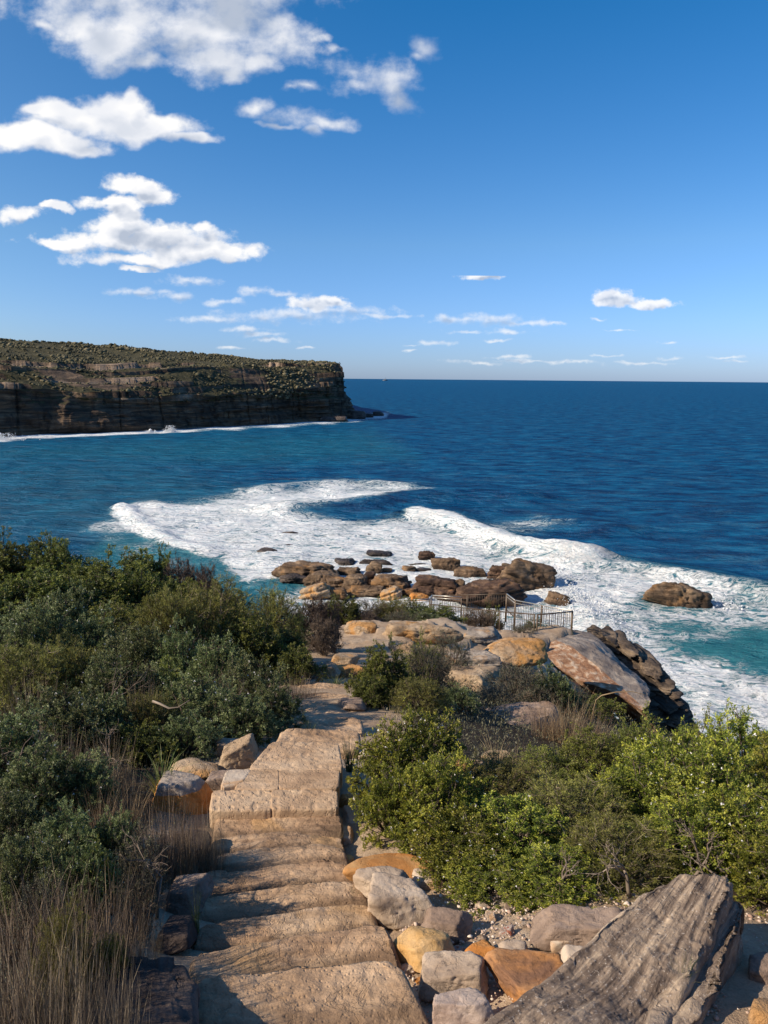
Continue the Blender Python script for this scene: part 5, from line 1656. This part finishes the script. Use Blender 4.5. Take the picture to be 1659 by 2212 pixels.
# middle of the slope
place('dark', 830, 1392, 12.6, 125, 'dark green conical shrub standing right of the shaded path', 'coastal_shrub', 'shrub')
place('dark', 800, 1460, 11.8, 90, 'dark low shrub at the foot of the conical shrub', 'coastal_shrub', 'shrub')
place('heath', 925, 1392, 13.2, 130, 'grey green twiggy shrub beside the dark conical shrub', 'coastal_shrub', 'shrub')
place('lime', 915, 1374, 15.0, 80, 'lime green crowned shrub peeping over the grey twiggy shrub', 'fine_leaved_shrub', 'shrub')
place('olive', 910, 1465, 11.6, 120, 'olive sprigged shrub in front of the grey twiggy shrub', 'coastal_shrub', 'shrub')
place('heath', 975, 1368, 20.0, 95, 'low grey shrub at the edge of the sand plateau', 'heath_shrub', 'shrub')
place('rosemary', 990, 1480, 12.6, 100, 'dark shaded shrub left of the leaning slab', 'coastal_shrub', 'shrub')
place('heath', 1125, 1428, 17.0, 150, 'grey green shrub below the orange outcrop', 'heath_shrub', 'shrub')
place('rosemary', 1195, 1440, 17.5, 130, 'grey green shrub against the two toned boulder', 'heath_shrub', 'shrub')
place('heath', 1235, 1468, 18.5, 100, 'dusky shrub tucked under the boulder overhang', 'heath_shrub', 'shrub')
place('heath', 1070, 1475, 15.5, 110, 'dull low shrub between outcrop and leaning slab', 'heath_shrub', 'shrub')
place('dark', 1290, 1500, 20.0, 110, 'shaded shrub in the dark hollow beneath the boulder', 'heath_shrub', 'shrub')
for px, yt, Y, wd, lab in [(1190, 1495, 11.6, 75, 'brown dry grass clump at the tip of the leaning slab'),
                           (1235, 1488, 11.4, 90, 'tallest brown dry grass clump right of the leaning slab'),
                           (1285, 1515, 11.2, 80, 'brown dry grass clump under the boulder tip')]:
    place('straw', px, yt, Y, wd, lab, 'dry_grass', 'grass', 'dry grass clumps behind the thicket')
for px, yt, Y, wd, lab in [(1075, 1562, 7.9, 70, 'pale dead strap leaves sticking up behind the thicket, left clump'),
                           (1120, 1572, 7.8, 60, 'pale dead strap leaves sticking up behind the thicket, right clump'),
                           (850, 1515, 9.5, 90, 'pale dead strap leaves above the bright green shrub'),
                           (745, 1440, 16.5, 75, 'dry strap leaved tussock by the orange ledge stone')]:
    place('drystrap', px, yt, Y, wd, lab, 'dry_tussock', 'tussock')
place('strap', 755, 1570, 7.0, 55, 'small pale green tussock at the right rim of the landing', 'strap_leaf_tussock', 'tussock')
place('strap', 668, 1552, 9.2, 38, 'tiny dark tussock at the left of the shaded steps', 'strap_leaf_tussock', 'tussock')
place('strap', 725, 1455, 15.0, 60, 'dark green tussock right of the shaded path', 'strap_leaf_tussock', 'tussock')
place('strap', 762, 1905, 4.55, 34, 'small grass tuft between step and peaked grey stone', 'strap_leaf_tussock', 'tussock')
place('straw', 727, 1775, 5.5, 26, 'thin dry grass growing at the right end of a step', 'dry_grass', 'grass')
place('strap', 1480, 2020, 3.3, 60, 'small yellowing tuft growing from the side of the ribbed slab', 'strap_leaf_tussock', 'tussock', hmin=.06)

# bushes round the plateau and behind the railing
PB = [('dark', 742, 1288, 34.5, 95, 'dark green round bush at the left end of the sand'),
      ('heath', 795, 1294, 36.0, 100, 'brown green bush behind the sand path'),
      ('olive', 850, 1290, 36.5, 110, 'olive bush in the middle behind the sand'),
      ('dead', 790, 1318, 34.2, 70, 'rusty brown heath clump at the back of the sand'),
      ('rosemary', 905, 1296, 36.5, 105, 'grey green bush left of the railing'),
      ('dark', 948, 1312, 35.8, 90, 'dark bush touching the railing'),
      ('heath', 865, 1316, 34.4, 80, 'low brown bush in front of the olive one'),
      ('rosemary', 925, 1325, 34.6, 90, 'low green bush at the right end of the sand'),
      ('heath', 1128, 1343, 33.6, 60, 'spiky brown bush just inside the railing corner'),
      ('dark', 1065, 1308, 44.0, 60, 'green bush behind the railing on the seaward side'),
      ('rosemary', 1150, 1335, 41.0, 90, 'low green bush beyond the railing near the corner'),
      ('dead', 1030, 1310, 42.0, 110, 'brown scrub seen through the railing bars'),
      ('rosemary', 700, 1296, 36.0, 80, 'grey bush behind the brown dead shrub'),
      ('heath', 1200, 1345, 40.0, 60, 'low brown green bush at the seaward end of the railing')]
for kd, px, yt, Y, wd, lab in PB:
    place(kd, px, yt, Y, wd, lab, 'heath_shrub', 'shrub')
for px, yt, Y, wd, lab in [(800, 1325, 35.5, 34, 'reddish dry grass clump behind the sand path'), (880, 1335, 34.0, 30, 'dry grass clump at the right of the sand'),
                           (855, 1318, 36.0, 40, 'tall pinkish dry grass between the plateau bushes')]:
    place('straw', px, yt, Y, wd, lab, 'dry_grass', 'grass')

# dead shrubs
place('dead', 690, 1282, 23.5, 100, 'round brown dead shrub on a leaning dark trunk left of the sand path', 'dead_shrub', 'shrub')
place('dead', 640, 1306, 23.0, 62, 'smaller brown dead shrub left of the round one', 'dead_shrub', 'shrub')
place('dead', 700, 1330, 22.0, 70, 'lower brown dead shrub beside the dark trunk', 'dead_shrub', 'shrub')
place('dead', 400, 1200, 27.0, 110, 'grey brown twiggy shrub on the left skyline', 'dead_shrub', 'shrub')
place('dead', 445, 1212, 26.5, 80, 'thin grey twiggy shrub right end of the left skyline', 'dead_shrub', 'shrub')

# left slope: back row trees, dark rounded crowns
gT = 'round crowned banksias along the left skyline'
BT = [(-60, 1175, 29, 200, 'dark round banksia crown cut by the left edge'), (35, 1160, 29.5, 170, 'highest banksia crown near the left edge of the skyline'),
      (115, 1163, 28.5, 130, 'banksia crown second from left on the skyline'), (190, 1196, 28, 120, 'low banksia crown in the dip of the skyline'),
      (265, 1196, 26.5, 200, 'wide dark banksia crown left of the tall one'), (330, 1186, 28, 110, 'yellow topped banksia crown beside grey twiggy shrub'),
      (50, 1225, 22, 200, 'dark banksia crown below the skyline at far left'), (175, 1240, 23, 180, 'shaded banksia crown below the skyline dip'),
      (300, 1225, 24, 150, 'dark banksia crown in front of the yellow topped one'), (380, 1242, 24, 130, 'dark low crown under the grey twiggy shrub'),
      (-80, 1260, 18, 200, 'dark banksia partly outside the left edge'), (480, 1262, 25, 110, 'low dark crown at the right end of the skyline')]
for px, yt, Y, wd, lab in BT:
    place('dark', px, yt, Y, wd, lab, 'banksia', 'tree', gT)

LB = [
    ('olive', 430, 1255, 16.5, 200, 'tall olive feathery shrub catching the sun in mid slope'),
    ('olive', 360, 1275, 15.5, 130, 'olive feathery shrub left of the tall one'),
    ('olive', 500, 1285, 17.0, 110, 'olive feathery shrub right of the tall one'),
    ('olive', 585, 1268, 20.0, 120, 'yellow topped olive shrub above the shaded path'),
    ('rosemary', 130, 1252, 14.5, 130, 'pale grey green shrub spires at left'),
    ('rosemary', 60, 1300, 12.5, 160, 'grey green shrub near the left edge below banksias'),
    ('rosemary', 200, 1318, 13.0, 150, 'grey green shrub left of centre of the slope'),
    ('lime', 250, 1286, 18.5, 150, 'low yellow green mat shrub between darker crowns'),
    ('dark', 530, 1330, 16.0, 150, 'very dark shrub in shade left of dead shrubs'),
    ('dark', 600, 1350, 17.5, 120, 'dark shrub mass beside the bend of the path'),
    ('dark', 640, 1400, 15.5, 90, 'dark shrub overhanging the shaded path'),
    ('rosemary', 300, 1345, 12.0, 130, 'mid green shrub under the olive feathery shrubs'),
    ('rosemary', 390, 1345, 11.8, 110, 'white sprinkled shrub below the tall olive shrub'),
    ('olive', 40, 1390, 9.5, 170, 'olive green shrub low at the left edge'),
    ('olive', 150, 1380, 10.0, 130, 'olive shrub with grey arched twigs'),
    ('rosemary', 460, 1372, 10.6, 150, 'grey green shrub with pale tips, centre of the slope'),
    ('rosemary', 240, 1400, 9.3, 140, 'grey green flowering shrub left of the centre one'),
    ('rosemary', 540, 1412, 10.2, 140, 'leafy grey green shrub with white flowers near the path'),
    ('rosemary', 590, 1470, 9.6, 110, 'shrub lobe leaning over the shaded steps'),
    ('dark', 340, 1440, 9.6, 130, 'dark shaded shrub between flowering shrubs'),
    ('rosemary', 420, 1455, 8.9, 150, 'dark green shrub above the wedge boulder'),
    ('rosemary', 520, 1490, 8.6, 150, 'shaded shrub behind the landing'),
    ('olive', 320, 1490, 8.2, 110, 'upright green sprigged shrub with bleached branch'),
    ('rosemary', 120, 1480, 7.6, 170, 'dark flowering shrub at lower left of slope'),
    ('rosemary', 220, 1500, 7.9, 150, 'deep green shrub with tiny white flowers'),
    ('rosemary', 10, 1530, 6.6, 170, 'green shrub with dry stems at the left edge'),
    ('rosemary', 400, 1540, 7.8, 120, 'shaded shrub just behind the green tussock'),
    ('dark', 300, 1560, 7.6, 110, 'black green shrub in deep shade behind the green tussock'),
    ('rosemary', 90, 1600, 5.6, 170, 'flowering shrub with pink white blossoms at left'),
    ('rosemary', 190, 1640, 5.7, 120, 'small shaded shrub behind the reeds'),
    ('rosemary', 20, 1700, 4.7, 150, 'green rosette shrub at the left edge above the reeds'),
    ('rosemary', 140, 1740, 4.6, 150, 'green rosette shrub in the middle of the reeds'),
    ('rosemary', 240, 1755, 4.7, 110, 'green shrub beside the orange faced stone'),
    ('heath', 300, 1800, 4.4, 110, 'grey tangled shrub above the dark log shaped stone'),
    ('lime', 205, 1830, 4.0, 80, 'yellow tipped small shrub among the reeds'),
    ('lime', 230, 2000, 3.2, 90, 'yellow green sprig shrub low beside the dark rock'),
    ('heath', 290, 1880, 3.9, 90, 'dark heath shrub left of the mauve block'),
    ('heath', 80, 1880, 3.7, 120, 'grey heath shrub within the reeds'),
    ('rosemary', 55, 1790, 4.0, 150, 'green shrub with dry tips just above the left reeds'),
    ('rosemary', 185, 1800, 4.0, 130, 'green shrub between the reeds and the grey tangled shrub'),
    ('olive', 130, 1960, 3.1, 110, 'small olive shrub half buried in the reeds'),
]
for kd, px, yt, Y, wd, lab in LB:
    nm = {'olive': 'feathery_shrub', 'dark': 'coastal_shrub', 'lime': 'fine_leaved_shrub', 'heath': 'heath_shrub', 'rosemary': 'rosemary_shrub'}[kd]
    place(kd, px, yt, Y, wd * 1.12, lab, nm, 'shrub')

for k, (px, Y, yt, lab) in enumerate([(230, 8.8, 1385, 'bare grey twigs rising above the flowering shrubs at left'), (100, 11.0, 1372, 'bare twigs over the olive shrub at the left edge'),
                                      (300, 9.8, 1400, 'bare forked twigs in the middle of the left slope'), (420, 9.9, 1440, 'grey dead twigs between green shrubs left of centre'),
                                      (560, 9.0, 1470, 'thin dead twigs in the shrub beside the shaded steps'), (60, 6.0, 1560, 'tangle of grey twigs at the left edge'),
                                      (200, 6.4, 1560, 'dry forked twigs above the straw grass'), (330, 4.2, 1790, 'grey arched twigs over the dark log shaped stone'),
                                      (380, 13.5, 1330, 'pale bare twigs beneath the tall olive shrub')]):
    LATE.append((px, Y, yt, lab, 60 + k))
for px, yt, Y, wd, lab in [(130, 1560, 6.2, 80, 'dark reeds standing in shade left of the tussock'), (230, 1580, 6.4, 80, 'thin shaded reeds behind the straw grass'),
                           (300, 1440, 8.6, 60, 'thin brown stalks poking out of the flowering shrubs'), (470, 1430, 9.4, 50, 'few brown stalks above the grey green shrub'),
                           (640, 1450, 13.0, 60, 'dry grass fringe at the left of the shaded path'), (60, 1450, 8.2, 90, 'brown grass between olive shrubs at the left edge')]:
    place('reed', px, yt, Y, wd, lab, 'reed_clump', 'reeds')

# reeds and grasses at the lower left
RE = [('reed', 30, 1890, 3.5, 170, 'reed clump at the left edge, topmost'), ('reed', 130, 1900, 3.4, 150, 'tall grey brown reed clump in the middle left'),
      ('reed', 215, 1870, 3.35, 130, 'reed clump right of the tall one'), ('reed', 60, 1990, 2.8, 170, 'dense reed clump in the lower left corner'),
      ('reed', 160, 2010, 2.85, 150, 'reed clump left of the yellow green sprigs'), ('reed', -20, 1970, 2.7, 160, 'reed clump cut by the left edge'),
      ('reed', 240, 2060, 2.75, 90, 'short reed clump in front of the dark rock'), ('reed', 110, 2100, 2.4, 150, 'reed clump at the very bottom left'),
      ('reed', 360, 1700, 5.0, 90, 'thin reeds growing before the orange faced stone'), ('reed', 420, 1720, 4.95, 80, 'brown reeds at the left end of the steps'),
      ('reed', 320, 1730, 4.7, 90, 'reeds left of the orange faced stone'), ('reed', 455, 1745, 5.0, 50, 'green brown reeds touching the steps'),
      ('straw', 270, 1665, 5.6, 90, 'straw coloured grass left of the orange faced stone'), ('straw', 215, 1690, 5.2, 90, 'straw grass among dark shrubs'),
      ('straw', 390, 1760, 4.8, 60, 'dry grass over the dark log shaped stone'), ('reed', 280, 1940, 3.3, 70, 'thin dark reeds beside the mauve block'),
      ('straw', 335, 1960, 3.4, 24, 'two dry stalks standing in front of the dark bluish stone')]
for kd, px, yt, Y, wd, lab in RE:
    place(kd, px, yt, Y, wd, lab, 'reed_clump' if kd == 'reed' else 'dry_grass', 'reeds' if kd == 'reed' else 'grass')
place('strap', 345, 1596, 6.3, 110, 'bright green strap leaved tussock left of the wedge boulder', 'strap_leaf_tussock', 'tussock')
place('strap', 150, 1705, 4.9, 50, 'pair of broad upright green blades in the left grass', 'strap_leaf_tussock', 'tussock')
place('strap', 420, 1890, 4.0, 30, 'little dark tuft between mauve block and step', 'strap_leaf_tussock', 'tussock')


# undergrowth: leafy litter that fills between the shrubs
def undergrowth():
    r = np.random.default_rng(77)
    N = 24000
    Y = np.exp(r.uniform(math.log(2.4), math.log(42), N))
    X = r.uniform(-.62, .62, N) * Y
    d = seg_dist(X, Y, PATH)
    ok = d > 0.55 + .05 * Y
    ok &= poly_sd(X, Y, [(-2.9, 24), (1.2, 24), (3.5, 26), (7.0, 27), (10, 31), (11, 37), (7, 42), (3, 38.5), (-1, 37), (-3.0, 33)]) < 0
    ok &= ~((X > -0.2) & (Y < 4.6))
    ok &= ~((X > 0) & (X < 1.2) & (Y < 5))
    ok &= ~((X > 7.5) & (Y > 22))
    X, Y = X[ok], Y[ok]
    g = gz(X, Y)
    s = (0.006 + 0.0019 * Y)
    sp = Soup()
    for kk in range(3):
        pos = np.stack([X, Y, g + r.uniform(0, 5, len(X)) * s], -1) + r.normal(size=(len(X), 3)) * s[:, None] * [2, 2, 0]
        n = len(X)
        for j in range(3):
            dd = unit(r.normal(size=(n, 3)) * [.6, .6, .5] + [0, 0, .9]); sd_ = unit(np.cross(dd, r.normal(size=(n, 3))))
            L = s[:, None] * r.uniform(.9, 2.2, (n, 1)); W = L * r.uniform(.05, .22, (n, 1))
            st = pos + r.normal(size=(n, 3)) * s[:, None]
            sp.quads(np.stack([st, st + dd * L * .5 + sd_ * W, st + dd * L, st + dd * L * .5 - sd_ * W], 1), r.uniform(0, 1, n))
    me = sp.mesh('undergrowth', M['leaf_heath'])
    tag(link('undergrowth', me), 'low mixed undergrowth and twigs filling the ground between shrubs', 'undergrowth', kind='stuff')


undergrowth()


# ------------------------------------------------------------------ trunks, bare twigs and sticks
def tube(name, pts, radii, mat, parent=None, seg=7):
    pts = np.array(pts, float); n = len(pts)
    V = []
    for i in range(n):
        t = pts[min(i + 1, n - 1)] - pts[max(i - 1, 0)]; t /= np.linalg.norm(t)
        a = np.cross(t, [0.3, 0.2, 1.0]); a /= np.linalg.norm(a); b = np.cross(t, a)
        for k in range(seg):
            th = 2 * math.pi * k / seg
            V.append(pts[i] + radii[i] * (a * math.cos(th) + b * math.sin(th)))
    F = []
    for i in range(n - 1):
        for k in range(seg):
            F.append([i * seg + k, i * seg + (k + 1) % seg, (i + 1) * seg + (k + 1) % seg, (i + 1) * seg + k])
    V.append(pts[0]); V.append(pts[-1])
    T = [[n * seg, (k + 1) % seg, k] for k in range(seg)] + [[n * seg + 1, (n - 1) * seg + k, (n - 1) * seg + (k + 1) % seg] for k in range(seg)]
    V = np.array(V)
    if mat is None:
        return V, F, T
    c = pts[0]
    me = mesh_np(name, V - c, F, T, mat, {'tint': np.random.default_rng(len(V)).random(len(V))})
    o = link(name, me, parent, loc=tuple(c if parent is None else c - np.array(parent.location)))
    return o


def branchy(name, root, height, spread, seed, label, r0=.03, depth=4, lean=(0, 0)):
    """bare branching stem as one object"""
    r = np.random.default_rng(seed)
    Vs, Fs, Ts, off = [], [], [], 0
    stack = [(np.zeros(3), unit(np.array([lean[0], lean[1], 1.0])), height * .42, r0, 0)]
    while stack:
        p, d, L, rad, lv = stack.pop()
        pts = [p]; dd = d
        for k in range(3):
            dd = unit(dd + r.normal(size=3) * .18 + [0, 0, .05]); pts.append(pts[-1] + dd * L / 3)
        V, F, T = tube('', pts, [rad, rad * .85, rad * .7, rad * .6], None, seg=5)
        Vs.append(V); Fs += [[i + off for i in f] for f in F]; Ts += [[i + off for i in f] for f in T]; off += len(V)
        if lv < depth:
            for k in range(r.integers(2, 4)):
                nd = unit(dd + r.normal(size=3) * spread)
                stack.append((pts[-1] if k else pts[2], nd, L * r.uniform(.6, .8), rad * .58, lv + 1))
    V = np.concatenate(Vs)
    me = mesh_np(name, V, Fs, Ts, M['bark'], {'tint': r.random(len(V))})
    o = link(name, me, loc=tuple(root))
    if label:
        tag(o, label, 'dead shrub')
    return o


def groot(px, Y, ytop):
    t = P(px, ytop, Y)
    zb = gz(t[0], Y)[0]
    return np.array([t[0], Y, zb]), t[2] - zb


rt_, h_ = groot(478, 26, 1200)
branchy('bare_shrub', rt_, h_, .55, 3, 'bare grey branching shrub against the foam at the skyline end', .03, 4)
rt_, h_ = groot(560, 27, 1235)
branchy('bare_shrub', rt_, h_, .55, 4, 'small bare twiggy shrub before the dark water pool', .025, 4)
rt_, h_ = groot(728, 22.5, 1300)
branchy('dead_tree_trunk', rt_ , h_ * .95, .35, 5, 'dark leaning branched trunk holding up the brown dead shrub', .06, 3, (-.45, .1))
rt_, h_ = groot(705, 22.4, 1330)
branchy('dead_tree_trunk', rt_, h_, .4, 8, 'second dark stem just left of the leaning trunk', .045, 3, (-.4, .1))
for k, (px, Y, yt, lab) in enumerate([(1370, 4.35, 1800, 'twisted grey trunk rising at the left edge of the ribbed slab'),
                                      (1500, 4.5, 1800, 'bare bent stem behind the top end of the ribbed slab'),
                                      (1240, 4.35, 1850, 'bare stem in shade above the mauve boulder'),
                                      (1590, 4.4, 1830, 'bare stem near the right edge above the slab')]):
    rt_, h_ = groot(px, Y, yt)
    branchy('shrub_trunk', rt_, max(h_, .35), .6, 20 + k, lab, .016, 4, (random.uniform(-.3, .3), 0))
for px, Y, yt, lab, sdn in LATE:
    rt_, h_ = groot(px, Y, yt)
    branchy('bare_twigs', rt_, max(h_, .3), .75, sdn, lab, .012, 4, (random.uniform(-.3, .3), 0))
# bent reed over the cliff, bleached branch in the left scrub
pts = [P(1288, 1512, 13.5), P(1300, 1502, 13.4), P(1330, 1495, 13.3), P(1365, 1494, 13.2), P(1400, 1502, 13.1)]
pts.insert(0, np.array([pts[0][0] - .1, 13.6, gz(pts[0][0] - .1, 13.6)[0]]))
tag(tube('bent_stalk', pts, [.012, .012, .012, .011, .009, .004], M['straw'], seg=6), 'single bent pale stalk arching over the dark cliff', 'stalk')
pts = [P(330, 1515, 7.5), P(345, 1520, 7.45), P(365, 1530, 7.4), P(385, 1528, 7.4), P(410, 1512, 7.4)]
tag(tube('bleached_branch', pts, [.014, .013, .011, .007, .004], M['bark'], seg=6), 'bleached bare branch lying across the left shrubs', 'branch')


# ------------------------------------------------------------------ railing
def railing():
    root = bpy.data.objects.new('lookout_railing', None); COL.objects.link(root)
    A = P(1237, 1321, 35.5)
    root.location = tuple(A - [0, 0, 1.1])
    tag(root, 'bronze metal railing with vertical bars round the lookout above the rocks', 'railing')
    H = 1.08
    loc0 = np.array(root.location)

    def bar(name, p, q, w, mat):
        p, q = np.array(p), np.array(q)
        me = None
        d = q - p; L = np.linalg.norm(d); t = d / L
        a = np.cross(t, [0, 0, 1.0]) if abs(t[2]) < .9 else np.array([1.0, 0, 0]); a = a / np.linalg.norm(a); b = np.cross(t, a)
        V = []
        for e in (0, L):
            for sx, sy in ((-1, -1), (1, -1), (1, 1), (-1, 1)):
                V.append(t * e + a * sx * w / 2 + b * sy * w / 2)
        F = [[0, 1, 2, 3], [7, 6, 5, 4], [0, 4, 5, 1], [1, 5, 6, 2], [2, 6, 7, 3], [3, 7, 4, 0]]
        me = mesh_np(name, V, F, mat=mat, smooth=False)
        return link(name, me, root, loc=tuple(p - loc0))

    def run(tops, steel, nb_per_m=5.5, lower=True):
        tops = [np.array(t) for t in tops]
        for a, b in zip(tops[:-1], tops[1:]):
            L = np.linalg.norm(b - a)
            bar('top_rail', a, b, .05, M['steel'] if steel else M['metal'])
            if steel:
                bar('top_rail', a - [0, 0, .16], b - [0, 0, .16], .035, M['steel'])
            bar('bottom_rail', a - [0, 0, H - .12], b - [0, 0, H - .12], .04, M['steel'] if lower == 2 else M['metal'])
            npost = max(1, round(L / 2.6))
            for k in range(npost + 1):
                p = a + (b - a) * k / npost
                if k == npost and b is not tops[-1]:
                    continue
                bar('post', p - [0, 0, H + .6], p + [0, 0, .02], .062, M['metal'])
            nb = max(2, int(L * nb_per_m))
            for k in range(1, nb):
                p = a + (b - a) * k / nb
                bar('baluster', p - [0, 0, H - .12], p - [0, 0, .02], .017, M['metal'])
    C1 = P(1237, 1321, 35.5); C2 = P(1161, 1328, 34.2)
    run([C1, C2], False)
    run([C2 + [-.12, .05, 0], P(1080, 1321, 37.5), P(1002, 1313, 41), P(930, 1305, 44.5)], False)
    run([C1 + [0, .12, 0], P(1114, 1297, 41.0)], True, lower=2)
    run([P(1113, 1297, 41.2), P(1095, 1283, 43.5)], True)
    run([P(1094, 1283, 43.7), P(933, 1287, 48.0)], False)
    run([P(997, 1290, 46.5), P(933, 1286, 47.5), P(928, 1294, 46.5), P(892, 1296, 46.5)], True)


railing()


# ------------------------------------------------------------------ spray
def spray():
    r = np.random.default_rng(19)
    v, f = ICO[0]
    S = []
    def plume(px, py, z0, n, sx, sy, sz, size):
        c = PZ(px, py, z0)
        h = r.exponential(.45, n).clip(0, 1.6)
        p = c + np.stack([r.normal(0, sx, n) * (1 - .3 * h), r.normal(0, sy, n), h * sz], -1)
        lump = fbm(p * (1.6 / max(sx, .5)), 3, 3)
        p = p[lump > -0.12]
        S.append((p, size * r.lognormal(0, .5, len(p))))
    plume(1235, 1300, 0, 1700, 1.5, 1.3, 1.3, .042)
    plume(1210, 1262, 0, 1700, 1.2, 1.0, 2.2, .042)
    plume(1275, 1330, 0, 1700, 2.0, 1.8, 1.1, .042)
    plume(1320, 1385, 0, 2200, 1.6, 1.6, 1.3, .03)
    plume(1255, 1345, 0, 1800, 1.2, 1.2, 1.5, .03)
    plume(1560, 1312, 0, 1000, 1.5, .8, .6, .05)
    plume(1100, 1195, 0, 900, 3, 1.5, .9, .06)
    plume(368, 934, 0, 1500, 1.5, 1.5, 1.7, .085)
    plume(322, 936, 0, 700, 1.6, 1.5, .9, .08)
    plume(8, 952, 0, 2200, 4.0, 2, 1.5, .09)
    plume(90, 946, 0, 700, 4, 2, .6, .08)
    p = np.concatenate([a for a, b in S]); s = np.concatenate([b for a, b in S]); N = len(p)
    V = v[None] * s[:, None, None] * r.uniform(.6, 1.3, (N, len(v), 1)) + p[:, None]
    F = f[None] + (np.arange(N) * len(v))[:, None, None]
    me = mesh_np('sea_spray', V.reshape(-1, 3), None, F.reshape(-1, 3), M['foamdrop'], {'tint': np.repeat(r.random(N), len(v))}, smooth=True)
    tag(link('sea_spray', me), 'white spray thrown up where waves hit the rocks and cliff', 'spray', kind='stuff')


spray()


# ------------------------------------------------------------------ ship on the horizon
def ship():
    root = bpy.data.objects.new('distant_ship', None); COL.objects.link(root)
    b = P(832, 818.4, 9000.0); b[2] = 0.0
    root.location = tuple(b)
    tag(root, 'tiny grey ship on the horizon beyond the headland', 'ship')
    m, w, bs, _ = mat_new('grey_ship_paint'); bs.inputs['Base Color'].default_value = (.12, .14, .17, 1)
    def box(name, x0, x1, y0, y1, z0, z1, tap=0):
        V = [(x0 + tap, y0, z0), (x1 - tap, y0, z0), (x1 - tap, y1, z0), (x0 + tap, y1, z0), (x0, y0, z1), (x1, y0, z1), (x1, y1, z1), (x0, y1, z1)]
        F = [[3, 2, 1, 0], [4, 5, 6, 7], [0, 1, 5, 4], [1, 2, 6, 5], [2, 3, 7, 6], [3, 0, 4, 7]]
        link(name, mesh_np(name, V, F, mat=m, smooth=False), root)
    box('hull', -32, 32, -7, 7, -2, 8, 6)
    box('superstructure', -6, 14, -6, 6, 8.02, 18)
    box('funnel', -16, -10, -2, 2, 8.02, 22)
    box('mast', 3, 5, -1, 1, 18.02, 42)


ship()
